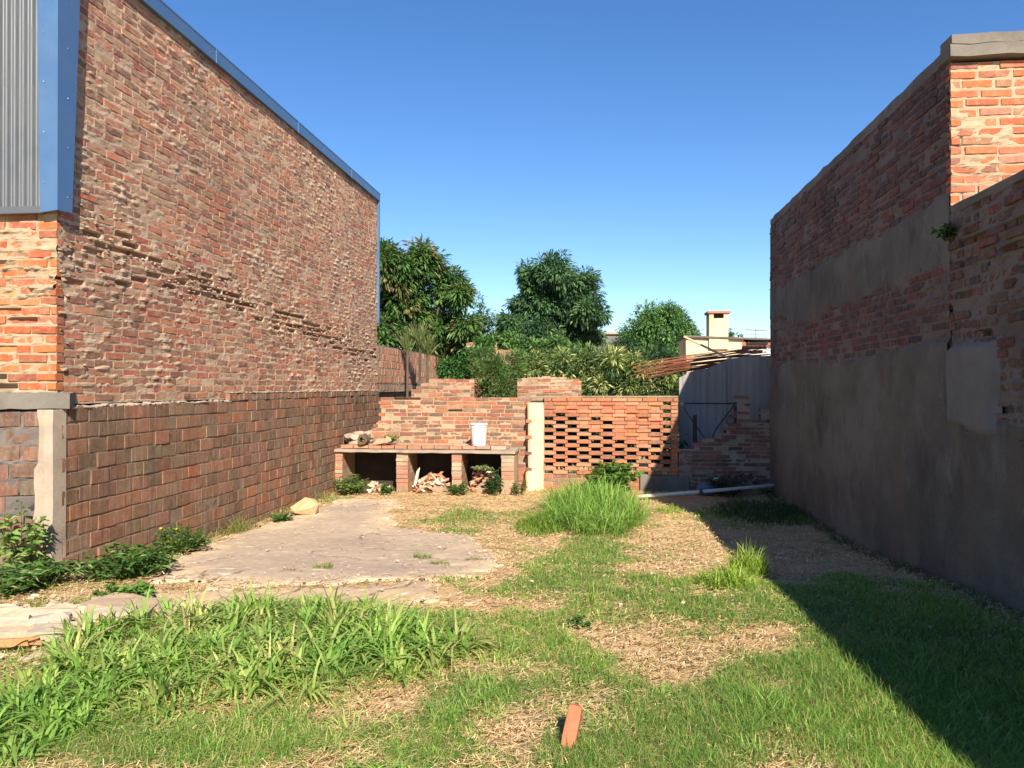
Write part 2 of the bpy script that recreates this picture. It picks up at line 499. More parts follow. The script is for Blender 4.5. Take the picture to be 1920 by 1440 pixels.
# ------------------------------------------------------------------ the ground
def build_ground():
    # one sheet: fine near, coarse out to the horizon
    xs = np.unique(np.concatenate([np.linspace(-600, -8, 12), np.linspace(-8, 6, 281), np.linspace(6, 600, 12)]))
    ys = np.unique(np.concatenate([np.linspace(-300, 1, 8), np.linspace(1, 14, 261), np.linspace(14, 40, 14), np.linspace(40, 900, 10)]))
    X, Y = np.meshgrid(xs, ys)
    near = (np.abs(X) < 8) & (Y > 1) & (Y < 14)
    Z = gz(Y)+np.where(near, .035*(fbm(X*1.3, Y*1.3, 3)-.5)+.012*(fbm(X*8, Y*8, 5)-.5), 0)
    nx = len(xs); ny = len(ys)
    ii = np.arange((ny-1)*(nx-1)); a = (ii//(nx-1))*nx+ii % (nx-1)
    q = np.stack([a, a+1, a+nx+1, a+nx], 1)
    m, t, b = new_mat('soil_straw'); g = NG(t)
    c = g.mix(g.ramp(g.noise(1.2, 6, .65), .38, .62), (.62, .41, .20), (.50, .32, .155))
    c = g.mix(g.ramp(g.noise(55, 5, .75), .4, .65, 0, .8), c, (.62, .45, .25))
    c = g.mix(g.ramp(g.noise(24, 5, .7), .52, .7, 0, .5), c, (.20, .13, .07))
    c = g.mix(g.ramp(g.noise(2.6, 5, .7), .50, .62, 0, .55), c, (.20, .21, .07))
    t.links.new(c, b.inputs['Base Color'])
    g.bump(b, g.noise(60, 6, .8), .9, .02)
    o = link_mesh('ground', mesh_np('ground', np.stack([X, Y, Z], -1), q, None, m, smooth=True))
    tag(o, kind='structure')
build_ground()

def poly_mask(pts, X, Y):
    """signed distance-ish: positive inside the polygon"""
    pts = np.array(pts, float); n = len(pts)
    d = np.full(X.shape, 1e9); inside = np.zeros(X.shape, bool)
    for i in range(n):
        a = pts[i]; b = pts[(i+1) % n]; e = b-a
        t = np.clip(((X-a[0])*e[0]+(Y-a[1])*e[1])/(e @ e), 0, 1)
        d = np.minimum(d, np.hypot(X-a[0]-t*e[0], Y-a[1]-t*e[1]))
        c = ((a[1] > Y) != (b[1] > Y)) & (X < (b[0]-a[0])*(Y-a[1])/(b[1]-a[1]+1e-12)+a[0])
        inside ^= c
    return np.where(inside, d, -d)

SLAB = [(-3.55, 5.75), (-3.9, 6.6), (-4.15, 7.6), (-4.3, 9.0), (-4.22, 10.6), (-4.05, 11.8), (-3.2, 12.0), (-2.95, 10.7), (-2.55, 9.6),
        (-1.45, 9.0), (-1.1, 8.0), (-.92, 7.0), (-1.0, 6.35), (-1.5, 6.2), (-1.9, 5.95), (-2.6, 5.7)]
SLAB2 = [(-1.35, 6.1), (-1.05, 5.75), (-1.0, 5.42), (-1.5, 5.15), (-2.3, 4.95), (-3.2, 5.1), (-3.4, 5.5), (-2.6, 5.62), (-1.9, 5.88)]
def build_slab(name, poly, mat, seed, h, ce, cm):
    xs = np.arange(-4.6, -.6, .028); ys = np.arange(4.5, 12.6, .032)
    X, Y = np.meshgrid(xs, ys)
    m = poly_mask(poly, X, Y)+.46*(fbm(X*2.4, Y*2.4, seed, 5)-.5)+.24*(fbm(X*9, Y*9, seed+1, 4)-.5)
    crack = np.abs(fbm(X*.8, Y*.8, seed+4, 3)-.5)
    Z = gz(Y)+np.where(m > 0, h, h-.07*np.clip(-m/.05, 0, 1))+.006*(fbm(X*10, Y*10, 8)-.5)+.035*(fbm(X*1.3, Y*1.3, 3)-.5)
    Z = Z+.006*(fbm(X*30, Y*30, 19, 2)-.5)-np.where(crack < .005, .012, 0)*(m > .02)
    f = np.clip((m-.02)/.40+(fbm(X*2.5, Y*1.6, seed+7, 4)-.5)*2.2, 0, 1)[..., None]
    C = np.array(ce)*(1-f)+np.array(cm)*f
    dk = np.clip((fbm(X*1.1, Y*2.4, seed+9, 4)-.52)*5, 0, 1)[..., None]*.35
    C = C*(1-dk)+np.array((.24, .19, .17))*dk
    C = np.where(((crack < .0035) & (m > .02))[..., None], np.array((.12, .09, .07)), C)
    sp_ = np.clip((fbm(X*9, Y*16, seed+13, 2)-.78)*14, 0, 1)[..., None]
    C = C*(1-sp_)+np.array((.72, .58, .42))*sp_
    nx = len(xs); ny = len(ys); ii = np.arange((ny-1)*(nx-1)); a = (ii//(nx-1))*nx+ii % (nx-1)
    q = np.stack([a, a+1, a+nx+1, a+nx], 1); q = q[m.ravel()[a] > -.06]
    o = link_mesh(name, mesh_np(name, np.stack([X, Y, Z], -1), q, None, mat, C.reshape(-1, 3), smooth=True)); tag(o, kind='structure')
M['slab'] = mat_tint('slab', .92, .30, 16, bump=.5, spec=.15)
build_slab('concrete_floor', SLAB, M['slab'], 11, .020, (.62, .47, .31), (.44, .345, .255))
build_slab('dusty_floor', SLAB2, M['slab'], 31, .016, (.58, .42, .26), (.52, .385, .25))

# ------------------------------------------------------------------ left house
XL = -4.53
house = thing('brick_house', (XL-1.5, 6.0, 0), 'tall bare brick house wall on the left with blue metal edging along its roof', 'house')
MB().box(-9.5, XL-.10, 6.10, 15.38, 1.40, 5.42).build('wall', M['dark_core'], house)
pal_house = [(.42, .125, .078), (.46, .15, .085), (.34, .105, .075), (.50, .19, .10), (.27, .12, .08), (.42, .15, .085), (.36, .20, .115)]
V_house = brick_variants('brick_house', pal_house, M['brick_house'], 30)
def band(u, z):
    c = 2.92-.085*u
    return abs(z-c)/(.20 + .09*fbm(u*1.5, 0, 4))
rr = np.random.default_rng(5)
def rec_house(u, z):
    b = band(u, z); p = .62*max(0, 1-b)
    if u < 1.0 and abs(z-2.6) < .4: p = max(p, .35)
    if rr.random() < p: return rr.uniform(.02, .055)
    return 0
brick_wall(house, (XL, 6.0, 0), (0, 1, 0), (1, 0, 0), 9.4, 1.40, 5.38, (M['brick_house'], M['mortar_house']), V_house, .25, .060, .018,
           recess=rec_house, n_ind=300, proud=.002, mort=(-.004, .006), smear=.009, joint_out=.009, seed=3, head=.06, vjit=.003, plane_wave=.012)
pal_front = [(.47, .11, .042), (.48, .14, .05), (.40, .095, .045), (.50, .22, .085), (.34, .11, .06)]
V_front = brick_variants('brick_front', pal_front, M['brick_front'], 20)
brick_wall(house, (-7.4, 5.99, 0), (1, 0, 0), (0, -1, 0), 2.87, 1.50, 3.08, (M['brick_front'], M['mortar_front']), V_front, .25, .060, .020,
           recess=lambda u, z: (.03 if rr.random() < .08 else 0), missing=lambda u, z: (u < 2.42 and u > 2.0 and 1.5 < z < 1.66), n_ind=120, proud=.006,
           mort=(-.008, .016), smear=.03, joint_out=.018, seed=13, head=.15, plane_wave=.01)
# quoin lumps of mortar hanging out of the corner
lm = MB()
for i in range(24):
    z = RNG.uniform(1.6, 3.0) if i % 3 else RNG.uniform(2.4, 3.02)
    y = 6.02+abs(RNG.normal(0, .18)) if i % 2 else 6.02+abs(RNG.normal(0, .05))
    s_ = RNG.uniform(.02, .05)
    lm.hull((XL+.004, y, z), (s_*.8, s_*1.8, s_*.8), 12)
for i in range(520):
    u = RNG.uniform(0, 8.6)**1.0; z = 2.92-.085*u+RNG.normal(0, .14); s_ = RNG.uniform(.015, .034)
    lm.hull((XL+.004, 6.0+u, z), (s_*.9, s_*2.2, s_*.8), 10)
o = lm.build('mortar_lump', M['mortar_house'], house); o['kind'] = 'stuff'
# blue trim
tr = MB()
tr.box(XL-.01, XL+.05, 6.0, 15.46, 5.375, 5.52)
tr.box(XL-.35, XL+.052, 5.98, 15.48, 5.521, 5.545)
tr.build('roof_flashing', M['trim_blue'], house, bevel=.004)
MB().box(XL-.30, XL+.045, 15.40, 15.46, 2.85, 5.41).build('downpipe_cover', M['trim_blue'], house, bevel=.004)
ct = MB()
XF = -4.463
ct.add([(XF-.02, 5.93, 3.02), (XF-.02, 6.09, 3.03), (XF-.02, 6.21, 5.37), (XF-.02, 5.93, 5.37), (XF, 5.93, 3.02), (XF, 6.09, 3.03), (XF, 6.21, 5.37), (XF, 5.93, 5.37)],
       [[0, 3, 2, 1], [4, 5, 6, 7], [0, 1, 5, 4], [1, 2, 6, 5], [2, 3, 7, 6], [3, 0, 4, 7]])
ct.add([(-4.62, 5.91, 3.0), (XF, 5.91, 3.02), (XF, 5.91, 5.37), (-4.665, 5.91, 5.37), (-4.62, 5.93, 3.0), (XF, 5.93, 3.02), (XF, 5.93, 5.37), (-4.665, 5.93, 5.37)],
       [[0, 1, 2, 3], [7, 6, 5, 4], [1, 5, 6, 2], [0, 3, 7, 4], [0, 4, 5, 1], [3, 2, 6, 7]])
ct.build('corner_flashing', M['trim_blue'], house)
sc_ = MB()
for z in np.arange(3.15, 5.4, .42):
    sc_.hull((XF+.003, 6.03, z), (.008, .014, .014), 10, (.35, .38, .42)); sc_.hull((-4.585, 5.905, z+.1), (.014, .008, .014), 10, (.35, .38, .42))
for y in np.arange(6.6, 15.3, .62):
    sc_.hull((XL+.052, y, 5.44), (.008, .014, .014), 8, (.35, .38, .42))
o = sc_.build('screws', M['metal_dark'], house); o['kind'] = 'stuff'
for y in (8.6, 11.1, 13.6):
    MB().box(XL+.045, XL+.057, y, y+.06, 5.37, 5.524).build('flashing_joint', M['trim_blue'], house)
# corrugated cladding
us = np.linspace(-7.4, -4.60, 420); prof = 5.955+.020*np.tanh(2.2*np.sin(us*2*math.pi/.076))
v = []; 
for z in (3.04, 5.5):
    v += [(x, y, z) for x, y in zip(us, prof)]
n_ = len(us); q = [[i, i+1, n_+i+1, n_+i] for i in range(n_-1)]
link_mesh('corrugated_sheet', mesh_np('corrugated_sheet', v, q, None, M['sheet_grey'], smooth=True), house)
MB().box(-7.4, -4.625, 5.925, 5.985, 3.0, 3.06).build('sill_flashing', M['sheet_grey'], house, bevel=.004)
MB().box(-7.4, -4.7, 5.985, 6.05, 3.06, 5.42).build('backing_board', M['dark_core'], house)
MB().box(-9.5, XL-.02, 5.98, 15.44, 5.425, 5.515).build('roof', M['sheet_grey'], house)
MB().box(-9.5, XL-.15, 6.08, 15.3, -.4, 1.38).build('foundation_wall', M['dark_core'], house)
MB().box(-9.5, XL-.01, 15.385, 15.395, -.3, 5.41).build('end_wall', M['cement'], house)

# ------------------------------------------------------------------ low wall of bricks on edge (left)
low = thing('boundary_wall', (XL-.1, 6.0, 0), 'low dark brick wall of bricks laid on edge running along under the tall brick wall', 'wall')
pal_edge = [(.22, .125, .07), (.26, .125, .07), (.19, .12, .07), (.29, .115, .065), (.17, .115, .07), (.23, .15, .085), (.24, .12, .07), (.42, .16, .07)]
_m = np.mean(pal_edge, 0); pal_edge = [tuple(np.array(c)*.75+_m*.25) for c in pal_edge]
V_edge = brick_variants('brick_edge', pal_edge, M['brick_edge'], 30, jit=.03)
brick_wall(low, (XL+.045, 6.0, 0), (0, 1, 0), (1, 0, 0), 9.4, -.31, 1.37, (M['brick_edge'], M['mortar_edge']), V_edge, .245, .127, .013,
           n_ind=300, proud=.003, mort=(-.008, .004), joint_out=0, seed=23, lenvar=.03, vjit=.002, plane_wave=.008, depth=.05)
MB().box(XL-.14, XL-.03, 6.0, 15.4, -.4, 1.36).build('core', M['dark_core'], low)
brick_wall(low, (XL+.05, 8.95, 0), (0, 1, 0), (1, 0, 0), 6.45, 1.375, 1.465, (M['brick_edge'], M['mortar_edge']), V_edge, .12, .078, .010,
           n_ind=50, proud=.004, mort=(-.006, .004), seed=24, depth=.06)
cap = MB()
for i in range(100):
    y = 6.0+i*.094
    hgt = .028+.03*fbm(y*3, 0, 8)+(.05 if y > 8.9 else 0)*0
    cap.hull((XL+.015, y+.05, 1.375+.01*RNG.uniform(-1, 1)), (.07+.03*RNG.random(), .14, hgt), 16) if y < 8.95 else cap.hull((XL+.02, y+.05, 1.476), (.07+.03*RNG.random(), .15, .022), 14)
cap.build('mortar_ledge', M['cement_light'], low)

# low wall towards the street on the far left, rendered pier and cement beam
flw = thing('street_wall', (-5.2, 5.7, 0), 'low rough brick wall at the far left under a cement beam beside the tall brick corner', 'wall')
P0 = np.array([-4.64, 5.95, 0]); dU = np.array([-.90, -.436, 0]); dU /= np.linalg.norm(dU)
P1 = P0+dU*1.3
Uw = (P0-P1)/np.linalg.norm(P0-P1); Nw = np.array([Uw[1], -Uw[0], 0])
V_edge2 = brick_variants('brick_dirty', [(.20, .10, .07), (.16, .09, .065), (.26, .11, .07), (.13, .095, .07)], M['brick_edge'], 14)
brick_wall(flw, tuple(P1), tuple(Uw), tuple(Nw), 1.3, -.1, 1.35, (M['brick_edge'], M['mortar_shade']), V_edge2, .25, .122, .022,
           n_ind=80, proud=.010, mort=(-.010, .02), joint_out=.014, smear=.0, seed=33, vjit=.005, plane_wave=.02)
bb = P1-Nw*.12
cr = MB()
cr.add([tuple(P1-Nw*.02+[0, 0, -.2]), tuple(P0-Nw*.02+[0, 0, -.2]), tuple(P0-Nw*.2+[0, 0, -.2]), tuple(P1-Nw*.2+[0, 0, -.2]),
        tuple(P1-Nw*.02+[0, 0, 1.36]), tuple(P0-Nw*.02+[0, 0, 1.36]), tuple(P0-Nw*.2+[0, 0, 1.36]), tuple(P1-Nw*.2+[0, 0, 1.36])],
       [[0, 1, 5, 4], [1, 2, 6, 5], [2, 3, 7, 6], [3, 0, 4, 7], [4, 5, 6, 7]])
cr.build('core', M['dark_core'], flw)
def beam(p, q, z0, z1, out, back, nseg=14):
    p = np.array(p, float); q = np.array(q, float); n = np.array([(q-p)[1], -(q-p)[0], 0]); n /= np.linalg.norm(n)
    V = []; Q = []
    for i in range(nseg+1):
        c = p+(q-p)*i/nseg
        for a, z in ((out, z0), (out, z1), (-back, z1), (-back, z0)):
            V.append(c+n*(a+RNG.normal(0, .004))+np.array([0, 0, z+RNG.normal(0, .005)]))
    for i in range(nseg):
        for k in range(4): Q.append([i*4+k, (i+1)*4+k, (i+1)*4+(k+1) % 4, i*4+(k+1) % 4])
    Q += [[0, 1, 2, 3], [nseg*4+3, nseg*4+2, nseg*4+1, nseg*4]]
    return V, Q
bv, bq = beam(P1-dU*0, P0-dU*.22, 1.365, 1.50, .03, .2)
MB().add(bv, bq).build('cement_beam', M['cement'], flw)
# rendered pier
pr = MB()
prz = np.linspace(-.25, 1.36, 30); pv = []
for z in prz:
    w0 = .018*(fbm(z*5, 1, 3)-.5); w1 = .05*(fbm(z*6, 2, 9)-.5)+(.03 if z > .9 else 0)
    pts = [(-4.655+w1, 5.90+w0), (-4.56, 5.885+w0), (-4.492, 5.90+w0*.6), (-4.484, 6.05), (-4.66, 6.05)]
    pv += [(x, y, z) for x, y in pts]
pq = [[i*5+k, i*5+(k+1) % 5, (i+1)*5+(k+1) % 5, (i+1)*5+k] for i in range(29) for k in range(5)]
pr.add(pv, pq).build('rendered_pier', M['cement_light'], flw)

# ------------------------------------------------------------------ right house
XR = 2.89
rh = thing('tall_brick_house', (XR+1.5, 6.7, 0), 'tall windowless brick and plaster house wall on the right, in shade, its street end sunlit', 'house')
MB().box(XR+.06, 7.5, 6.78, 13.32, -.5, 4.26).build('wall', M['dark_core'], rh)
pal_sh = [(.14, .055, .05), (.16, .062, .052), (.105, .055, .052), (.17, .075, .06), (.085, .055, .055)]  # shade put into the colour, darker than the bricks of the sunlit end
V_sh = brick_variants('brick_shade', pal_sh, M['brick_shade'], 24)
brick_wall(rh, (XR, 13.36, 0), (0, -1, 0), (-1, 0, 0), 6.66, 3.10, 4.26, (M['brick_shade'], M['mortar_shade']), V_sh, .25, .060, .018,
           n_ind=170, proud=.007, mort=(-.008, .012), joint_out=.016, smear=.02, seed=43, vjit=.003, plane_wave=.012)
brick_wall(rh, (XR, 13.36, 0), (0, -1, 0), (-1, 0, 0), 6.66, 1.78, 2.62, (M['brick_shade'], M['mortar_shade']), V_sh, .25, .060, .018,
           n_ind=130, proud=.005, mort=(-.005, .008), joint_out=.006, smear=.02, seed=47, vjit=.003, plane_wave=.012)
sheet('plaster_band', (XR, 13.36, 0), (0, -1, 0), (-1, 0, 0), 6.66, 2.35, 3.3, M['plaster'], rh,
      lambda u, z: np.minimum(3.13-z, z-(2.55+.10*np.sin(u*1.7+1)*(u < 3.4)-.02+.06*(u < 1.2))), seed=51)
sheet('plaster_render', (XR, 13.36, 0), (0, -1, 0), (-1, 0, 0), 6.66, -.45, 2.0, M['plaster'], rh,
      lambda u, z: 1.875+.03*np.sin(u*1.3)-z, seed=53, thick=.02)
MB().box(XR+.045, XR+.07, 6.71, 13.35, -.5, 4.24).build('core', M['dark_core'], rh)
V_rf = brick_variants('brick_lit', [(.46, .135, .06), (.42, .135, .075), (.52, .17, .065), (.28, .11, .08), (.36, .17, .11), (.16, .11, .10)], M['brick_front'], 20,
                      weights=[.3, .22, .2, .12, .1, .06])
brick_wall(rh, (XR, 6.695, 0), (1, 0, 0), (0, -1, 0), 3.0, 2.66, 4.235, (M['brick_front'], M['mortar_front']), V_rf, .245, .056, .022,
           n_ind=130, proud=.004, mort=(-.006, .008), joint_out=.003, smear=.016, seed=57, head=.22, vjit=.003)
cv, cq = beam((XR-.03, 6.66, 0), (XR+3.0, 6.66, 0), 4.25, 4.345, .035, .2, 20)
cp = MB().add(cv, cq)
cv, cq = beam((XR-.015, 6.66, 0), (XR+3.0, 6.66, 0), 4.35, 4.435, .03, .19, 20)
cp.add(cv, cq); cp.build('coping', M['cement'], rh)
cv, cq = beam((XR, 13.38, 0), (XR, 6.86, 0), 4.255, 4.37, .004, .15, 40)
MB().add(cv, cq).build('coping', M['cement'], rh)
MB().box(XR+.1, 7.5, 6.8, 13.35, 4.25, 4.30).build('roof', M['cement'], rh)
MB().box(XR+.0, 7.5, 13.36, 13.40, -.5, 4.24).build('end_wall', M['cement'], rh)

# nearer, lower wall on the right
nw = thing('shaded_garden_wall', (XR, 3.5, 0), 'lower rough brick wall with patched plaster nearest on the right, in shade', 'wall')
MB().box(XR+.05, XR+.28, -5.0, 6.66, -.5, 2.97).build('core', M['dark_core'], nw)
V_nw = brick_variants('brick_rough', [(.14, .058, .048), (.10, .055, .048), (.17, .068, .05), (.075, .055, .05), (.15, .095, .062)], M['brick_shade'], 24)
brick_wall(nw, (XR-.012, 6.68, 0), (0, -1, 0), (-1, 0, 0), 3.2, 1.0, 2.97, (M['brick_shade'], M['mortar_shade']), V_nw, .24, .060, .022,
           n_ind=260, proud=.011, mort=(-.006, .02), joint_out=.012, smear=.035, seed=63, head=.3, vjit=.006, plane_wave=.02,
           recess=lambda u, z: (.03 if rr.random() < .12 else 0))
sheet('plaster_patch', (XR-.012, 6.66, 0), (0, -1, 0), (-1, 0, 0), 1.0, 1.05, 2.05, M['plaster_pale'], nw,
      lambda u, z: np.minimum(np.minimum(1.84-z, z-1.24), .70-u), seed=65, thick=.036)
sheet('plaster_render', (XR-.012, 6.72, 0), (0, -1, 0), (-1, 0, 0), 5.6, -.4, 1.45, M['plaster'], nw,
      lambda u, z: 1.26+.04*np.sin(u*3)-z, seed=67, thick=.018)
MB().box(XR-.005, XR+.06, -5.0, 3.4, -.4, 2.97).build('plain_stretch', M['plaster'], nw)
cv, cq = beam((XR, 6.66, 0), (XR, -5.0, 0), 2.965, 3.03, .01, .27, 60)
tp_ = MB().add(cv, cq)
hx = np.array([4.6, 3.6, 2.4, 1.2, 0.2, -.6, -1.4, -2.4]); hz_ = np.array([0, .12, .26, .34, .36, .22, .06, 0.0])  # unseen raised stretch of wall top, shaped for its shadow edge on the ground
for i in range(len(hx)-1):
    tp_.add([(XR+.01, hx[i], 2.98), (XR+.26, hx[i], 2.98), (XR+.26, hx[i], 3.031+hz_[i]), (XR+.01, hx[i], 3.031+hz_[i]),
             (XR+.01, hx[i+1], 2.98), (XR+.26, hx[i+1], 2.98), (XR+.26, hx[i+1], 3.031+hz_[i+1]), (XR+.01, hx[i+1], 3.031+hz_[i+1])],
            [[0, 4, 7, 3], [3, 7, 6, 2], [1, 2, 6, 5]])
tp_.build('coping', M['cement'], nw)

# ------------------------------------------------------------------ back wall with lattice
YB = 13.5
bw = thing('back_wall', (-1.5, YB, -.25), 'low brick wall across the back of the lot with a lattice of gaps at its right', 'wall')
pal_back = [(.40, .135, .075), (.35, .12, .07), (.44, .165, .08), (.29, .12, .08), (.37, .19, .11), (.20, .115, .085)]
V_back = brick_variants('brick_back', pal_back, M['brick_back'], 30)
def lb(z):      # ragged left edge of the back wall
    if z > .93: return .64
    return max(0, .64-(.93-z)*1.15)+.05*math.sin(z*40)
def keep_back(u, z): return u > lb(z)
brick_wall(bw, (XL, YB, 0), (1, 0, 0), (0, -1, 0), 3.34, -.30, 1.38, (M['brick_back'], M['mortar_back']), V_back, .24, .056, .013,
           keep=keep_back, n_ind=190, proud=.004, mort=(-.005, .008), joint_out=.004, smear=.007, seed=73, head=.1, vjit=.003, msize=.03,
           missing=lambda u, z: (z > 1.05 and u < 2.2 and rr.random() < .10), plane_wave=.01)
mb = MB(); mb.box(-3.84, -.96, YB+.09, YB+.22, -.3, 1.30); mb.box(-4.5, -3.84, YB+.09, YB+.22, -.3, .45); mb.build('core', M['dark_core'], bw)
# lattice: bricks one by one
V_lat = brick_variants('brick_lattice', [(.50, .165, .085), (.45, .15, .08), (.53, .205, .10), (.38, .14, .08), (.46, .22, .125)], M['brick_back'], 20)
bh, jt, ch = .056, .011, .067
X0, X1 = -.95, 1.37
r_ = np.random.default_rng(9)
def put_brick(parent, c, l, h, d, variants, tw=0.0, name='brick'):
    k = int(r_.integers(len(variants[1])))
    o = bpy.data.objects.new(name, variants[1][k]); COL.objects.link(o); o.parent = parent
    loc = Vector(c)-parent.location
    Mx = Matrix(((l*math.cos(tw), 0, -h*math.sin(tw), loc.x), (0, d, 0, loc.y), (l*math.sin(tw), 0, h*math.cos(tw), loc.z), (0, 0, 0, 1)))
    o.matrix_local = Mx
    return o
nrow = 20; cnt = 0
for r in range(nrow):
    z = .02+r*ch+bh/2
    if z > 1.40: break
    solid = z > 1.26
    pitch = .412 if not solid else .262
    x = X0+((r % 2)*.206 if not solid else (r % 2)*.13)-.25
    while x < X1-.02:
        a, b = max(x, X0), min(x+.25, X1-.13 if not solid else X1)
        x += pitch
        if b-a > .04:
            put_brick(bw, ((a+b)/2, YB-.004+r_.normal(0, .004), z), b-a, bh, .12, V_lat, r_.normal(0, .008))
        # some gaps are blocked by a set-back brick
        if not solid and x < X1-.2:
            ga, gb = b, x
            gu = (ga-X0)/(X1-X0); gzz = z/1.3
            blocked = (gzz > .62 and .25 < gu < .88) or (gzz > .82) or (gzz > .42 and .48 < gu < .8 and r_.random() < .45)
            if blocked and gb-ga > .03 and r_.random() < .88:
                put_brick(bw, ((ga+gb)/2, YB+.008+abs(r_.normal(0, .012)), z), gb-ga-.006, bh, .11, V_lat)
    if not solid:
        put_brick(bw, (X1-.062, YB, z), .118, bh, .12, V_lat)
# thin mortar beds between lattice courses
mbm = MB()
for r in range(nrow+1):
    z = .02+r*ch-jt
    if z > 1.37: break
    mbm.box(X0, X1, YB+.014, YB+.11, z+.003, z+jt-.001, j=.001)
mbm.box(X0, X1, YB+.01, YB+.12, 1.372, 1.39, j=.003)
mbm.build('mortar_bed', M['mortar_back'], bw)
for r in range(1, 5):
    x = X0-.1*(r % 2)
    while x < .62:
        put_brick(bw, (x+.125, YB, .02-r*ch+bh/2), .24, bh, .12, V_back, r_.normal(0, .01)); x += .255
MB().box(X0, .72, YB+.01, YB+.14, -.4, .008).build('footing', M['mortar_back'], bw)
mf = MB(); mf.box(.72, 1.55, YB-.05, YB+.15, -.4, .012); mf.build('footing', M['cement'], bw)
# rendered column between both halves
colv = []; cz = np.linspace(-.3, 1.27, 34)
for z in cz:
    wl = .03*(fbm(z*7, 0, 21)-.5)+(.03 if z < .1 else 0); wr = .02*(fbm(z*9, 3, 22)-.5)
    ff = .02*(fbm(z*5, 5, 23)-.5)
    colv += [(-1.235-wl, YB+.05, z), (-1.225-wl, YB-.16+ff, z), (-1.19-wl, YB-.19+ff, z), (-.98+wr, YB-.19+ff, z), (-.95+wr, YB-.17, z), (-.945+wr, YB+.05, z)]
cq = [[i*6+k, (i*6+(k+1) % 6), ((i+1)*6+(k+1) % 6), (i+1)*6+k] for i in range(33) for k in range(6)]+[[198, 199, 202, 203], [199, 200, 201, 202]]
MB().add(colv, cq).build('column', M['plaster_cream'], bw)
for k in range(4):
    put_brick(bw, (-1.20, YB-.195, .95-.31*k*.9), .10, .055, .1, V_back)
# upper stubs on the back wall
def stub(x0, x1, z0, z1, seed, label, topshape):
    t = thing('wall_stub', ((x0+x1)/2, YB+.2, z0), label, 'wall', None)
    brick_wall(t, (x0, YB+.16, 0), (1, 0, 0), (0, -1, 0), x1-x0, z0, z1, (M['brick_far'], M['mortar_back']), V_back, .24, .052, .013,
               keep=lambda u, z: z < topshape(u), n_ind=80, proud=.004, mort=(-.004, .008), joint_out=.004, smear=.015, seed=seed)
    MB().box(x0+.03, x1-.03, YB+.24, YB+.36, z0, min(topshape(.05), topshape(x1-x0-.05))-.08).build('core', M['cement'], t)
stub(-3.38, -2.22, 1.30, 1.70, 81, 'low broken brick stub above the back wall, left of the leafy gap', lambda u: 1.50+(.10 if u > .18 else 0)+(.08 if u > .34 else 0))
stub(-1.44, -.30, 1.30, 1.74, 83, 'low brick stub above the back wall, right of the leafy gap', lambda u: 1.69+.04*math.sin(u*3)-(.0 if u < .9 else .03))
# stepped broken wall right, in shade
sw = thing('stepped_wall', (2.2, YB, -.25), 'dark broken brick wall rising in steps to the right in the shaded back corner', 'wall')
steps = [(1.37, 1.62, .47), (1.62, 1.78, .56), (1.78, 2.0, .66), (2.0, 2.17, .76), (2.17, 2.34, .90), (2.34, 2.55, 1.38), (2.55, 2.76, 1.0), (2.76, 3.0, 1.17)]
def top_sw(u):
    X = 1.37+u
    for a, b, z in steps:
        if a <= X < b: return z
    return .5
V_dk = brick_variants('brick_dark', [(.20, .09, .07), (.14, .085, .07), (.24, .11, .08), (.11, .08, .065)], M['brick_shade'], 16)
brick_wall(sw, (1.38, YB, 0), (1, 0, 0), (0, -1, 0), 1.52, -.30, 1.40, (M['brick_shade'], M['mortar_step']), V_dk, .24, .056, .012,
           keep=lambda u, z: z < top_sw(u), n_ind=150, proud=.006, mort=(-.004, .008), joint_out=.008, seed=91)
mb = MB()
for a, b, z in steps: mb.box(max(a, 1.40), min(b-.012, 2.88), YB+.09, YB+.2, -.3, z-.1)
mb.build('core', M['dark_core'], sw)
# ruined gate frame over the gap
gf = thing('gate_frame', (1.86, YB+.02, .5), 'thin dark metal gate frame with two slanting braces over the gap in the shaded corner', 'gate frame')
dk = (.03, .03, .035)
MB().tube([(1.40, YB+.03, 1.26), (2.36, YB+.03, 1.26)], .013, 6, dk).build('rail', M['metal_dark'], gf)
MB().tube([(2.345, YB+.03, 1.25), (2.345, YB+.03, .90)], .011, 6, dk).build('post', M['metal_dark'], gf)
MB().tube([(1.42, YB+.03, 1.25), (1.60, YB+.03, .98), (1.82, YB+.03, .66)], .009, 6, dk).build('brace', M['metal_dark'], gf)
MB().tube([(2.33, YB+.03, 1.25), (2.14, YB+.03, 1.0), (2.0, YB+.03, .80), (1.95, YB+.03, .68)], .011, 6, dk).build('brace', M['metal_dark'], gf)
po = MB(); po.tube([(1.69, YB+.3, .3), (1.69, YB+.3, 1.05)], .035, 8, (.04, .035, .03))
tag(po.build('stump_post', M['metal_dark']), 'short dark post standing in the gap behind the metal gate frame', 'post')

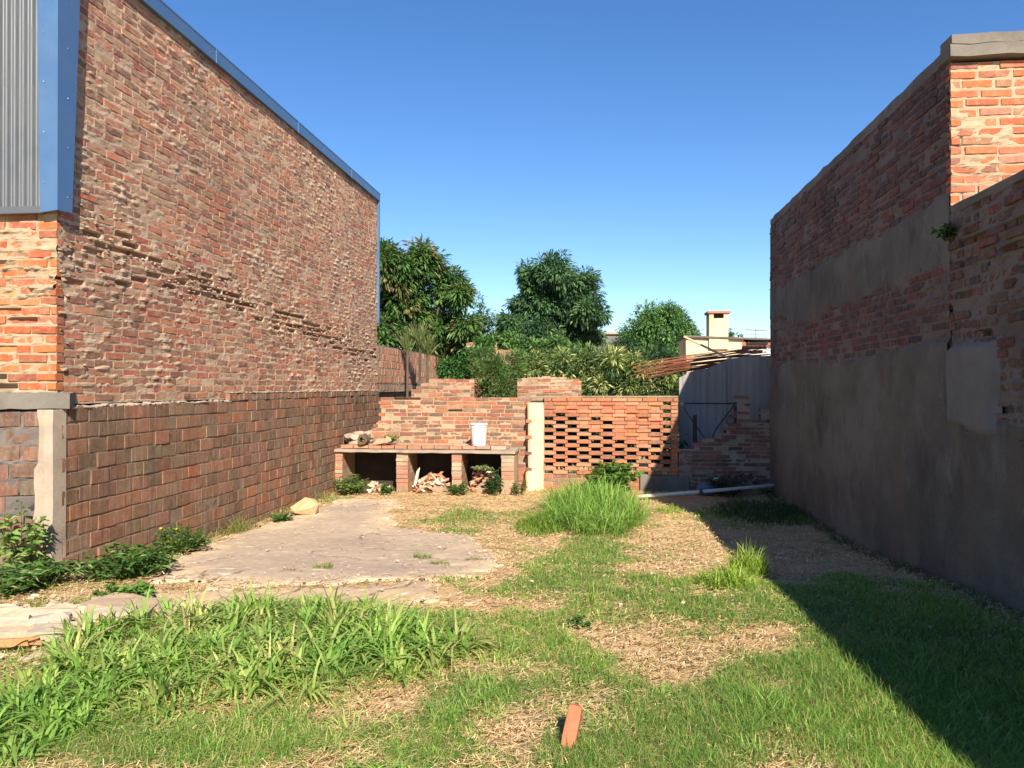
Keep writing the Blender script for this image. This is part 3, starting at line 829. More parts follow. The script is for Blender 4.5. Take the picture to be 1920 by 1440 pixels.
# ------------------------------------------------------------------ brick counter against the back wall
ct_ = thing('brick_counter', (-2.95, 12.8, -.25), 'old brick and concrete workbench with three open bays against the back wall', 'counter')
V_ct = brick_variants('brick_counter', [(.44, .21, .13), (.38, .17, .11), (.50, .28, .18), (.46, .34, .24), (.33, .19, .13)], M['brick_back'], 20)
def leg(x0, x1):
    mb = MB(); mb.box(x0+.004, x1-.004, 12.772, 13.47, -.35, .425, j=.003)
    o = mb.build('pier', M['mortar_back'], ct_)
    z = -.30; k = 0
    while z < .40:
        put_brick(ct_, ((x0+x1)/2, 12.765+r_.normal(0, .006), z+.03), (x1-x0)*r_.uniform(.93, 1.04), .055, .1, V_ct)
        # bricks on the side faces
        for sx, xx in ((1, x1-.005), (-1, x0+.005)):
            for j in range(2):
                kk = int(r_.integers(len(V_ct[1])))
                o = bpy.data.objects.new('brick', V_ct[1][kk]); COL.objects.link(o); o.parent = ct_
                yc = 12.98+j*.27+(k % 2)*.06
                loc = Vector((xx, yc, z+.03))-ct_.location
                o.matrix_local = Matrix(((0, -.03*sx, 0, loc.x), (.24, 0, 0, loc.y), (0, 0, .055, loc.z), (0, 0, 0, 1)))
        z += .072; k += 1
for a, b in ((-4.50, -4.36), (-3.42, -3.21), (-2.46, -2.29), (-1.62, -1.40)): leg(a, b)
# slab
sv = []; nx_ = 44
for i in range(nx_+1):
    x = -4.5+3.12*i/nx_
    e = .02*(fbm(x*4, 0, 61)-.5); zt = .475+.012*(fbm(x*3, 2, 62)-.5)-.0; zb = .432+.016*(fbm(x*5, 4, 63)-.5)
    sv += [(x, 12.72+e, zb), (x, 12.715+e, zt), (x, 13.49, zt+.005), (x, 13.49, zb)]
sq = [[i*4+k, i*4+4+k, i*4+4+(k+1) % 4, i*4+(k+1) % 4] for i in range(nx_) for k in range(4)]+[[0, 1, 2, 3], [nx_*4+3, nx_*4+2, nx_*4+1, nx_*4]]
MB().box(-4.36, -1.62, 13.45, 13.485, -.3, .425).build('bay_shade_panel', M['dark_core'], ct_)  # dark panel added for the deep shade inside the open bays
MB().add(sv, sq).build('slab', M['cement_light'], ct_)
x = -4.42
while x < -1.75:
    l = r_.uniform(.2, .26)
    put_brick(ct_, (x+l/2, 12.86+r_.normal(0, .02), .512+r_.normal(0, .003)), l, .055+r_.normal(0, .004), .13, V_ct, r_.normal(0, .015))
    put_brick(ct_, (x+l/2+.03, 13.06+r_.normal(0, .02), .512), l, .052, .13, V_ct, r_.normal(0, .015))
    x += l+.015
for i in range(9):
    a = MB(); a.box(0, 1, 0, 1, 0, 1)
mb = MB()
mb.box(-4.43, -1.9, 13.2, 13.46, .48, .545, j=.006)
mb.build('brick_bed', M['mortar_back'], ct_)
# plaster heap in the left corner of the counter
mb = MB()
for i in range(16):
    mb.hull((-4.42+RNG.uniform(0, .35), 13.25+RNG.uniform(-.2, .2), .55+RNG.uniform(0, .16)), (RNG.uniform(.12, .28), .2, RNG.uniform(.08, .16)), 16)
tag(mb.build('plaster_heap', M['cement_light']), 'heap of crumbled pale plaster in the left corner on top of the counter', 'rubble heap')

# bucket
bk = thing('bucket', (-2.03, 12.98, .545), 'white plastic bucket standing upside up on the brick counter', 'bucket')
def lathe(prof, cx, cy, k=28, c=(1, 1, 1)):
    V = [(cx+r*math.cos(2*math.pi*i/k), cy+r*math.sin(2*math.pi*i/k), z) for r, z in prof for i in range(k)]
    Q = [[j*k+i, j*k+(i+1) % k, (j+1)*k+(i+1) % k, (j+1)*k+i] for j in range(len(prof)-1) for i in range(k)]
    return MB().add(V, Q, c=c)
lathe([(.0, .545), (.118, .545), (.122, .55), (.138, .90), (.136, .91), (.125, .905), (.114, .56), (0, .555)], -2.03, 12.98, c=(.80, .80, .80)).build('shell', M['plastic'], bk, smooth=True)
lathe([(.139, .925), (.148, .928), (.149, .895), (.140, .892)], -2.03, 12.98, c=(.82, .82, .82)).build('rim', M['plastic'], bk, smooth=True)
hp = [(-2.03+.151*math.cos(a), 12.98-.149*math.sin(a)*1.0, .90-.06*math.sin(a)) for a in np.linspace(0, math.pi, 14)]
MB().tube(hp, .003, 5, (.5, .5, .5)).build('handle', M['metal_dark'], bk)

# hollow log-like chunk, stones on the counter
tp = MB()
k = 20; V = []; 
for y, R_, r0 in ((12.80, .085, .045), (12.97, .092, .045)):
    for rr_ in (R_, r0):
        for i in range(k):
            a = 2*math.pi*i/k; q_ = rr_*(1+.12*math.sin(a*3+y*9)+RNG.normal(0, .04))
            V.append((-4.03+q_*math.cos(a), y, .635+q_*math.sin(a)))
Q = []
for i in range(k):
    j = (i+1) % k
    Q += [[i, j, k+j, k+i], [2*k+i, 3*k+i, 3*k+j, 2*k+j], [i, 2*k+i, 2*k+j, j], [k+i, k+j, 3*k+j, 3*k+i]]
tp.add(V, Q, c=(.13, .10, .06))
tag(tp.build('hollow_stump', M['rubble']), 'dark hollow round stump lying at the left end of the counter', 'stump')
mb = MB(); mb.hull((-3.72, 12.92, .60), (.34, .16, .12), 22, (.45, .28, .18), (0, -.12, 0), seed=4)
mb.hull((-3.60, 12.95, .66), (.12, .12, .13), 14, (.50, .35, .22), seed=5)
tag(mb.build('broken_chunk', M['rubble']), 'broken reddish masonry chunk beside the hollow stump on the counter', 'masonry chunk')

# rubble piles in the bays
def pile(name, label, x0, x1, y0, y1, ztop, n, seed, cols):
    r = np.random.default_rng(seed)
    t = thing(name, ((x0+x1)/2, (y0+y1)/2, -.25), label, 'rubble pile')
    mb0 = MB()
    mb0.hull(((x0+x1)/2, (y0+y1)/2+.1, -.25), (x1-x0, y1-y0, (ztop+.25)*1.45), 40, (.30, .22, .15), seed=seed)
    mb0.build('heap', M['rubble'], t)
    for i in range(n):
        u = r.uniform(-1, 1); v_ = r.uniform(-1, 1)
        if u*u+v_*v_ > 1: continue
        z = -.25+(ztop+.25)*max(0, 1-(u*u+v_*v_)*.85)*r.uniform(.75, 1.0)
        s_ = r.uniform(.05, .13)
        mb = MB(); c = cols[r.integers(len(cols))]
        mb.hull(((x0+x1)/2+u*(x1-x0)/2, (y0+y1)/2+v_*(y1-y0)/2, z), (s_*1.6, s_, s_*.6), 12, tuple(np.array(c)*r.uniform(.85, 1.15)), tuple(r.uniform(-.7, .7, 3)), seed=int(seed*100+i))
        mb.build('chunk', M['rubble'], t)
RC = [(.46, .20, .12), (.55, .38, .26), (.62, .50, .38), (.50, .28, .18), (.66, .56, .44)]
pile('rubble_pile', 'heap of broken pinkish brick rubble in the middle bay of the counter', -3.16, -2.50, 12.65, 13.4, .08, 110, 3, RC)
pile('rubble_pile', 'rubble and brick pieces in the right bay of the counter', -2.22, -1.68, 12.85, 13.4, .14, 70, 4, RC)
pile('rubble_pile', 'low scatter of rubble in the left bay of the counter', -4.2, -3.5, 12.6, 13.2, -.12, 40, 5, RC)
mb = MB(); mb.hull((-3.05, 12.72, .02), (.06, .05, .42), 14, (.72, .62, .48), (0, .22, 0), seed=8)
tag(mb.build('pale_stick', M['rubble']), 'pale slanting piece of plaster leaning beside the second counter pier', 'debris')

# ------------------------------------------------------------------ beyond the back wall
fw = thing('upright_brick_wall', (-4.7, 15.7, 0), 'orange wall of upright hollow bricks running away behind the left end of the back wall', 'wall')
V_far = brick_variants('brick_upright', [(.46, .17, .10), (.52, .21, .12), (.40, .15, .09), (.44, .22, .15)], M['brick_far'], 16, jit=.02)
brick_wall(fw, (-4.6, 15.50, 0), (0, 1, 0), (1, 0, 0), 8.0, 1.62, 2.46, (M['brick_far'], M['mortar_back']), V_far, .085, .135, .022,
           n_ind=200, proud=.004, mort=(-.004, .004), seed=101, lenvar=.02, depth=.06, head=0)
V_fard = brick_variants('brick_weathered', [(.22, .16, .12), (.18, .13, .10), (.27, .17, .12)], M['brick_far'], 10, jit=.02)
brick_wall(fw, (-4.58, 15.50, 0), (0, 1, 0), (1, 0, 0), 8.0, 1.44, 1.60, (M['brick_far'], M['mortar_house']), V_fard, .085, .135, .022,
           n_ind=60, proud=.004, mort=(-.004, .004), seed=103, lenvar=.02, depth=.06, head=0)
MB().box(-4.9, -4.64, 15.5, 23.5, -.3, 2.44).build('core', M['cement'], fw)
MB().box(-4.88, -4.58, 15.405, 15.50, -.3, 2.50, j=.004).build('end_pier', M['plaster_cream'], fw)

# ribbed sheet fence in the shade at the right
sf = thing('sheet_metal_fence', (2.35, 14.8, 0), 'grey ribbed sheet fence in shade behind the metal gate frame', 'fence')
tops = [(1.52, 1.72), (1.78, 1.86), (2.05, 1.90), (2.35, 2.04), (2.62, 2.10), (3.3, 2.14)]
for i in range(5):
    x0, x1 = tops[i][0], tops[i+1][0]+.03
    us = np.linspace(x0, x1, 40); ys = 14.8+i*.012*(1 if i % 2 else -1)+.006*np.tanh(2.5*np.sin((us-x0)*2*math.pi/.13))
    z1_ = np.interp(us, [tops[i][0], x1], [tops[i][1], tops[i+1][1]])
    V = [(x, y, -.3) for x, y in zip(us, ys)]+[(x, y, z) for x, y, z in zip(us, ys, z1_)]
    V += [(x, y+.006, z) for x, y, z in V]
    n_ = 40
    Q = [[a, a+1, n_+a+1, n_+a] for a in range(n_-1)]+[[2*n_+a+1, 2*n_+a, 3*n_+a, 3*n_+a+1] for a in range(n_-1)]+[[n_+a, n_+a+1, 3*n_+a+1, 3*n_+a] for a in range(n_-1)]
    link_mesh('ribbed_panel', mesh_np('ribbed_panel', V, Q, None, M['sheet_old'], smooth=False), sf)
# rusty rods piled on it
rb = thing('rebar_bundle', (2.3, 15.4, 1.9), 'bundle of long rusty rods lying over the top of the ribbed fence', 'rods')
for i in range(46):
    xl = RNG.uniform(.55, 1.5); xr = RNG.uniform(2.9, 3.5)
    f_ = RNG.uniform(0, 1)
    zl = 1.62+f_*.34+RNG.normal(0, .03)+(xl-.55)*.22; zr = 1.98+f_*.34; zr = 2.02+f_*.30
    y0 = 15.1+RNG.uniform(0, .5); 
    sag = RNG.uniform(-.03, .03)
    pts = [(xl+(xr-xl)*t, y0+.15*t, zl+(zr-zl)*(t**.8)+sag*math.sin(t*3.1)) for t in np.linspace(0, 1, 6)]
    c = np.array((.26, .095, .05))*RNG.uniform(.6, 1.3)
    MB().tube(pts, RNG.uniform(.005, .009), 5, c).build('rod', M['rust'], rb)
MB().tube([(1.66, 15.3, 2.53), (2.2, 15.2, 2.25), (2.72, 15.05, 1.98)], .022, 6, (.62, .47, .30)).build('x', M['rubble'], None)
o = bpy.data.objects['x']; o.name = 'timber_pole'; tag(o, 'pale timber pole slanting down over the rusty rods', 'pole')
pb = MB(); pb.hull((2.42, 15.15, 1.96), (.32, .22, .12), 20, (.80, .76, .70), (.0, .15, 0), seed=3)
tag(pb.build('white_bag', M['rubble']), 'small white sack lying against the timber pole on the fence top', 'sack')
for i, (x, z, l, c) in enumerate([(2.95, 2.24, .5, (.62, .44, .30)), (3.05, 2.32, .45, (.45, .16, .10)), (2.98, 2.15, .35, (.50, .30, .2)), (3.1, 2.40, .4, (.55, .40, .3))]):
    mb = MB(); mb.box(x-l/2, x+l/2, 15.5, 15.62, z-.03, z+.03, c=c, j=.01)
    tag(mb.build('plank', M['rubble']), ['pale short plank, second from the bottom, stacked by the right house corner', 'red short plank in the stack by the right house corner',
        'lowest brown short plank stacked by the right house corner', 'topmost short plank stacked by the right house corner'][i], 'plank', 'planks stacked above the fence')

# house with chimney far right
ch_ = thing('small_house', (3.4, 22.3, 0), 'small cream house with a square chimney beyond the ribbed fence', 'house')
MB().box(2.45, 4.03, 22.02, 24, -.3, 2.93, c=(.78, .66, .48)).build('wall', M['plaster_cream'], ch_)
MB().box(4.032, 7.0, 22.1, 24, -.3, 2.75).build('side_wall', M['brick_far'], ch_)
rv, rq = beam((2.4, 22.0, 0), (7.0, 22.0, 0), 2.94, 2.99, .08, 2.0, 12)
for p in range(len(rv)): rv[p] = rv[p]+np.array([0, 0, -.07*(rv[p][0]-2.4)/1.6])
MB().add(rv, rq, c=(.3, .2, .15)).build('roof', M['cement'], ch_)
chim = MB(); 
V_ = [(2.96, 3.06, 3.60)]
chim.box(3.08, 3.60, 21.95, 22.55, 2.60, 3.46, c=(.75, .6, .45))
for a, b in ((3.08, 3.20), (3.48, 3.60)):
    for yy in (21.95, 22.43): chim.box(a, b, yy, yy+.12, 3.462, 3.60)
co = chim.build('chimney', M['plaster_cream'], ch_)
cc_ = MB().box(3.03, 3.66, 21.9, 22.6, 3.602, 3.66, c=(.42, .20, .13)); 
o = link_mesh('chimney_cap', cc_.mesh('chimney_cap', M['rubble']), co, (0, 0, 0)); o.parent = co; o.location = (0, 0, 0)
MB().box(3.2, 3.48, 22.1, 22.4, 3.462, 3.59).build('flue', M['dark_core'], ch_)
rt = MB()
for i in range(24):
    rt.tube([(4.05+i*.12, 22.0, 2.74), (4.05+i*.12, 24.0, 2.86)], .065, 6, (.40, .15, .09))
o = rt.build('roof_tiles', M['rubble'], ch_)
an = thing('roof_antenna', (4.9, 24, 2.9), 'thin comb antenna above the far roof by the right house corner', 'antenna')
MB().tube([(4.75, 24, 2.8), (4.75, 24, 3.30)], .014, 5, (.3, .3, .35)).build('mast', M['metal_dark'], an)
MB().tube([(4.45, 24, 3.28), (5.1, 24, 3.24)], .014, 5, (.3, .3, .35)).build('boom', M['metal_dark'], an)
for i in range(7):
    MB().tube([(4.48+i*.09, 23.8, 3.28-i*.005), (4.48+i*.09, 24.2, 3.28-i*.005)], .008, 4, (.3, .3, .35)).build('element', M['metal_dark'], an)
for z in (3.0, 3.07, 3.14): MB().tube([(4.5, 24, z), (5.1, 24, z-.02)], .008, 4, (.3, .3, .35)).build('element', M['metal_dark'], an)

# orange tower and pale buildings glimpsed between trees
tw = thing('brick_water_tower', (-3.6, 30, 0), 'orange brick tank tower with dark top glimpsed between the two big trees', 'tower')
MB().box(-3.95, -3.25, 30, 30.8, -.3, 4.15, c=(.5, .22, .13)).build('wall', M['brick_tower'] if 'brick_tower' in M else M['rust'], tw)
MB().box(-4.0, -3.2, 29.95, 30.85, 4.152, 4.42, c=(.06, .09, .07)).build('tank', M['metal_dark'], tw)
fh = thing('pale_building', (.7, 34, 0), 'long pale grey building showing low between the second and third trees', 'building')
MB().box(-1.2, 2.4, 34, 37, -.3, 3.85).build('wall', M['plaster_pale'], fh)
MB().box(-1.3, 2.5, 33.9, 37, 3.852, 3.95).build('parapet', M['cement_light'], fh)
fh2 = thing('white_house', (-5, 32, 0), 'low whitish house glimpsed through the gap right of the first tree', 'building')
MB().box(-7.5, -2.6, 32, 35, -.3, 3.05).build('wall', M['cement_light'], fh2)
MB().box(-7.6, -2.5, 31.9, 35, 3.052, 3.2).build('parapet', M['plaster_pale'], fh2)
vw = thing('ruined_wall', (-2.5, 17.2, 0), 'ruined plastered brick wall overgrown with creeper behind the leafy gap', 'wall')
brick_wall(vw, (-2.95, 17, 0), (1, 0, 0), (0, -1, 0), 1.1, 1.2, 2.75, (M['brick_far'], M['mortar_back']), V_far, .25, .06, .018,
           keep=lambda u, z: z < 2.75-.5*fbm(u*2, 1, 5)-.2*(u > .7), n_ind=60, smear=.03, joint_out=.01, seed=111)
MB().box(-2.94, -1.88, 17.09, 17.2, -.3, 2.1).build('core', M['cement_light'], vw)

# ------------------------------------------------------------------ foliage
def leaves(P, D, L, W, col, fold=.25, rng=RNG):
    """arrays: base point, direction, length, width, colour -> verts, tris, colours"""
    n = len(P)
    D = D/np.linalg.norm(D, axis=1)[:, None]
    ref = rng.normal(size=(n, 3)); ref[:, 2] = np.abs(ref[:, 2])+1.0
    S = np.cross(D, ref); S /= np.linalg.norm(S, axis=1)[:, None]
    Nn = np.cross(S, D)
    L = np.asarray(L)[:, None]; W = np.asarray(W)[:, None]
    droop = -L*.12
    mid = P+D*L*.5; tip = P+D*L+np.array([0, 0, 1.0])*droop
    a = mid+S*W*.5+Nn*W*fold; b = mid-S*W*.5+Nn*W*fold
    V = np.stack([P, a, mid, b, tip], 1).reshape(-1, 3)
    base = np.arange(n)[:, None]*5
    T = np.concatenate([base+np.array([0, 1, 2]), base+np.array([0, 2, 3]), base+np.array([1, 4, 2]), base+np.array([2, 4, 3])])
    C = np.repeat(col, 5, 0)
    return V, T, C

def ball_points(balls, Y, depth, n, rng, shell=.55):
    """clump centres on the outer part of the balls (x, z, r at depth Y)"""
    rs = np.array([b[2] for b in balls]); pr_ = rs**2/np.sum(rs**2)
    k = rng.choice(len(balls), n, p=pr_)
    d = rng.normal(size=(n, 3)); d /= np.linalg.norm(d, axis=1)[:, None]
    rad = rng.uniform(shell, 1.0, n)
    P = np.zeros((n, 3)); yoff = np.array([((i*37) % 11/11-.5)*depth for i in range(len(balls))])
    for i in range(n):
        x, z, r = balls[k[i]]
        P[i] = (x+d[i, 0]*r*rad[i], Y+yoff[k[i]]+d[i, 1]*r*rad[i]*1.1, z+d[i, 2]*r*rad[i]*.92)
    return P, d

def tree(name, label, balls, Y, base, n_cl, per, leaf, cols, seed, depth=1.5, droop=.5, cl_r=.22, mat='leaf_glossy', cat='tree', trunk_r=.12, group=None, shell=.5, kind=None):
    rng = np.random.default_rng(seed)
    t = thing(name, (base[0], Y, -.25), label, cat, group)
    C, d = ball_points(balls, Y, depth, n_cl, rng, shell)
    n = n_cl*per
    ci = np.repeat(np.arange(n_cl), per)
    q = rng.normal(size=(n, 3)); q /= np.linalg.norm(q, axis=1)[:, None]
    P = C[ci]+q*cl_r*rng.uniform(.15, 1, (n, 1))**.7
    D = q*.8+d[ci]*.4; D[:, 2] -= droop*rng.uniform(.3, 1.4, n)
    L = rng.uniform(leaf[0]*.6, leaf[0]*1.15, n); W = L*leaf[1]*rng.uniform(.8, 1.2, n)
    cols = np.array(cols, float)
    cc = cols[rng.integers(len(cols), size=n_cl)][ci]*rng.uniform(.8, 1.75, (n, 1))*rng.uniform(.8, 1.25, n_cl)[ci][:, None]
    young = rng.random(n_cl) < .05
    V, T, CC = leaves(P, D, L, W, cc, rng=rng)
    link_mesh('crown', mesh_np('crown', V, None, T, M[mat], CC), t)
    mb = MB()
    top = max(b[1] for b in balls); cx = np.mean([b[0] for b in balls])
    tz = min(b[1]-b[2] for b in balls)
    tr_pts = [(base[0], Y, -.35), (base[0]*.7+cx*.3+.05, Y, tz*.6), (cx, Y, (tz+top)/2)]
    mb.tube(tr_pts, [trunk_r, trunk_r*.8, trunk_r*.45], 8)
    mb.build('trunk', M['bark'], t, smooth=True)
    lb_ = MB()
    for b in balls:
        p0 = Vector(tr_pts[1]).lerp(Vector(tr_pts[2]), rng.uniform(.1, .8)); p1 = Vector((b[0], Y, b[1]))
        lb_.tube([p0, p0.lerp(p1, .5)+Vector((0, 0, -.1)), p1], [trunk_r*.4, trunk_r*.25, .015], 5)
    for i in range(0, n_cl, 3):
        b = min(balls, key=lambda b: (b[0]-C[i][0])**2+(b[1]-C[i][2])**2)
        lb_.tube([(b[0], Y, b[1]), tuple(C[i])], [.02, .006], 4, cap=False)
    lb_.build('limbs', M['bark'], t)
    return t
GD = [(.05, .11, .03), (.065, .135, .035), (.04, .085, .028), (.085, .16, .04), (.07, .12, .035)]
tree('broadleaf_tree', 'first big dark green tree, just right of the tall brick wall', [(-5.86, 4.83, .76), (-5.06, 5.13, .58), (-4.43, 4.5, .53), (-3.91, 4.11, .34), (-5.7, 3.82, .84), (-4.66, 3.34, .69), (-6.18, 5.39, .34), (-5.14, 2.95, .76), (-6.82, 4.46, .92), (-3.8, 3.33, .33), (-4.03, 2.71, .38), (-6.2, 3.0, .7), (-5.2, 2.2, .6)],
     22, (-5.2, 0), 900, 60, (.21, .28), GD+[(.15, .13, .05)], 1, trunk_r=.16, shell=.35)
tree('broadleaf_tree', 'second big dark green tree standing alone in the middle of the skyline', [(-1.47, 5.34, .63), (-2.11, 5.0, .50), (-.66, 4.88, .69), (-.25, 3.97, .47), (-1.83, 4.35, .81), (-1.11, 3.44, .9), (-2.2, 3.09, .81), (-2.83, 2.73, .63), (-.25, 3.26, .43), (-2.41, 5.35, .3), (-2.55, 4.3, .45), (-2.9, 3.6, .4), (-1.65, 2.72, .72), (-1.1, 4.3, .7)],
     26, (-1.4, 0), 900, 56, (.19, .32), [(.045, .10, .045), (.06, .125, .05), (.035, .075, .04), (.075, .145, .055)], 2, trunk_r=.15, shell=.35)
tree('feathery_tree', 'third, lighter green rounded tree, left of the chimney', [(1.77, 3.85, .62), (2.53, 3.94, .58), (3.15, 3.52, .47), (1.3, 3.18, .64), (2.25, 2.99, .88), (3.18, 2.6, .58), (1.11, 2.42, .58), (2.06, 2.03, .78), (.75, 3.0, .25)],
     28, (2.2, 0), 620, 50, (.14, .40), [(.09, .19, .055), (.12, .23, .07), (.065, .14, .05)], 3, mat='leaf', droop=.2, trunk_r=.13, shell=.3)
tree('slender_tree', 'slender sparse young tree in the gap between the two big trees', [(-4.15, 4.5, .25), (-4.0, 4.0, .38), (-4.1, 3.5, .45), (-4.5, 3.0, .5), (-5.0, 3.3, .4), (-3.6, 2.9, .45)],
     27, (-4.3, 0), 230, 30, (.15, .3), [(.07, .13, .06), (.05, .10, .05)], 4, mat='leaf', trunk_r=.05, droop=.2)
tree('far_tree', 'small far tree top peeking over the roof right of the chimney', [(3.95, 3.15, .22), (4.3, 3.05, .2), (4.6, 2.95, .2)], 26, (4.2, 0), 40, 25, (.15, .4), [(.04, .08, .03)], 5, mat='leaf', trunk_r=.05)
GS = [(.08, .16, .045), (.11, .20, .05), (.055, .11, .04)]
VAR = [(.09, .15, .045), (.42, .42, .20), (.18, .25, .075), (.32, .35, .13), (.08, .14, .045), (.06, .11, .04)]
tree('variegated_shrub', 'broad yellow and green variegated shrub showing above the right half of the back wall', [(-1.39, 1.95, .32), (-.82, 2.07, .34), (-.25, 2.12, .32), (.2, 2.06, .34), (.77, 1.89, .34), (1.27, 1.78, .32), (-.02, 1.61, .34), (.65, 1.55, .29), (1.43, 1.49, .23), (-.93, 1.55, .29), (-.3, 1.2, .4), (.9, 1.1, .4), (1.5, 1.0, .4)],
     16.5, (0, 0), 560, 30, (.15, .22), VAR, 6, depth=.8, droop=.1, cl_r=.13, mat='leaf', cat='shrub', trunk_r=.05, shell=.3)
tree('bamboo_like_bush', 'tall narrow green bush filling the gap between the two brick stubs', [(-2.3, 1.82, .24), (-2.05, 1.93, .28), (-1.75, 1.82, .26), (-1.9, 1.6, .28), (-2.25, 1.5, .22), (-2.4, 2.2, .22), (-1.9, 1.2, .35), (-2.2, 1.1, .3), (-1.7, 2.1, .22)],
     15.5, (-2.0, 0), 330, 30, (.12, .18), GS+[(.11, .14, .04)], 7, depth=.5, droop=-.35, cl_r=.12, mat='leaf', cat='shrub', trunk_r=.03, shell=.2)
tree('green_creeper_bush', 'bright green creeper bush behind the left brick stub', [(-3.2, 1.96, .24), (-2.97, 1.84, .28), (-3.14, 1.61, .27), (-2.91, 1.5, .27), (-2.8, 2.2, .2), (-2.5, 2.45, .22)],
     16.5, (-3.0, 0), 220, 32, (.09, .55), [(.05, .13, .03), (.07, .16, .04), (.04, .10, .03)], 8, depth=.3, droop=.2, cl_r=.11, mat='leaf', cat='shrub', trunk_r=.03, shell=.2)
tree('mid_green_shrub', 'mid green shrub growing over the ruined wall below the second tree', [(-2.1, 2.55, .35), (-1.6, 2.35, .35), (-1.0, 2.5, .3), (-2.6, 2.6, .25), (-1.4, 2.0, .4)],
     19, (-1.8, 0), 260, 30, (.13, .4), GS, 9, depth=.6, droop=.2, cl_r=.14, mat='leaf', cat='shrub', trunk_r=.04, shell=.3)
tree('dark_shrub', 'dark low shrub under the rusty rods beside the ribbed fence', [(1.0, 1.9, .4), (1.5, 2.1, .35), (.8, 1.4, .4), (1.4, 1.4, .4), (.4, 2.0, .4), (.6, 2.4, .3)],
     18.5, (1.2, 0), 240, 30, (.14, .3), [(.03, .07, .03), (.045, .09, .03)], 10, depth=.4, cl_r=.15, mat='leaf', cat='shrub', trunk_r=.04)
tree('lattice_hedge', 'dark low hedge glimpsed through the holes of the lattice wall', [(-.7, .5, .45), (-.1, .5, .45), (.5, .5, .45), (1.1, .5, .45), (-.4, .9, .4), (.3, .9, .4), (.9, .9, .4)],
     14.35, (.2, 0), 300, 26, (.12, .4), [(.03, .06, .02), (.05, .09, .03)], 12, depth=.2, cl_r=.14, mat='leaf', cat='shrub', trunk_r=.03)
tree('backing_shrubs', 'dark row of shrubs behind the variegated shrub', [(-3.2, 1.2, .7), (-2.2, 1.3, .7), (-1.2, 1.4, .7), (-.2, 1.5, .7), (.8, 1.5, .7), (1.6, 1.6, .7), (.2, 2.1, .45), (-.8, 2.1, .45), (1.2, 2.3, .4)],
     19.5, (0, 0), 420, 30, (.18, .4), [(.04, .08, .025), (.06, .11, .035)], 13, depth=.5, cl_r=.2, mat='leaf', cat='shrubs', trunk_r=.05)
# spiky palm-like plant
sp = thing('spiky_palm', (-4.15, 17.5, 0), 'spiky upright palm leaves in front of the first tree', 'palm')
for kx, hz in ((-4.42, 3.0), (-4.12, 3.15), (-3.95, 2.9)):
    n = 60; a = RNG.uniform(0, 2*math.pi, n); e = RNG.uniform(.1, .75, n)
    D = np.stack([np.cos(a)*e, np.sin(a)*e, np.ones(n)], 1)
    P = np.tile([kx, 17.5, hz-.65], (n, 1))+RNG.normal(0, .03, (n, 3))
    V, T, CC = leaves(P, D, RNG.uniform(.45, .75, n), np.full(n, .028), np.tile((.17, .21, .08), (n, 1))*RNG.uniform(.7, 1.2, (n, 1)))
    link_mesh('frond', mesh_np('frond', V, None, T, M['leaf'], CC), sp)
    MB().tube([(kx, 17.5, -.3), (kx, 17.5, hz-.6)], .03, 6).build('stem', M['bark'], sp)
# distant tree line so that the ground never meets bare sky behind the garden
rng = np.random.default_rng(77)
n_cl = 420
C = np.stack([rng.uniform(-16, 12, n_cl), rng.uniform(40, 44, n_cl), rng.uniform(-.2, 2.6, n_cl)], 1)
ci = np.repeat(np.arange(n_cl), 26); n = len(ci)
q_ = rng.normal(size=(n, 3)); q_ /= np.linalg.norm(q_, axis=1)[:, None]
V, T, CC = leaves(C[ci]+q_*.6, q_, rng.uniform(.25, .4, n), rng.uniform(.1, .18, n), np.tile((.05, .10, .04), (n, 1))*rng.uniform(.6, 1.4, (n, 1)))
o = link_mesh('far_hedge', mesh_np('far_hedge', V, None, T, M['leaf'], CC)); tag(o, 'dark far-off belt of foliage low behind everything', 'foliage', kind='stuff')

# ------------------------------------------------------------------ grass and straw
def blades(n, X, Y, H, W, bend, cols, seg=3, rng=RNG, zoff=0, curl=None):
    a = rng.uniform(0, 2*math.pi, n)
    dirx, diry = np.cos(a), np.sin(a)
    tw = a+math.pi/2+rng.normal(0, .5, n)
    wx, wy = np.cos(tw), np.sin(tw)
    Z0 = gz(Y)+zoff
    rows = []
    for i in range(seg+1):
        t = i/seg
        hx = bend*t**1.8*H; hz = H*(t-.42*np.minimum(bend, 1.5)*t*t)
        cx = X+dirx*hx; cy = Y+diry*hx; cz = Z0+hz
        if i == seg: rows.append(np.stack([cx, cy, cz], 1)[:, None])
        else:
            ww = W*.5*(1-t**2*.75)*(.55+.9*t*(1-t)*2)
            rows.append(np.stack([np.stack([cx-wx*ww, cy-wy*ww, cz], 1), np.stack([cx+wx*ww, cy+wy*ww, cz], 1)], 1))
    V = np.concatenate(rows, 1); m = V.shape[1]
    base = np.arange(n)[:, None]*m
    Q = [base+np.array([2*i, 2*i+1, 2*i+3, 2*i+2]) for i in range(seg-1)]
    T = base+np.array([2*(seg-1), 2*(seg-1)+1, 2*seg])
    return V.reshape(-1, 3), np.concatenate(Q), T, np.repeat(cols, m, 0)

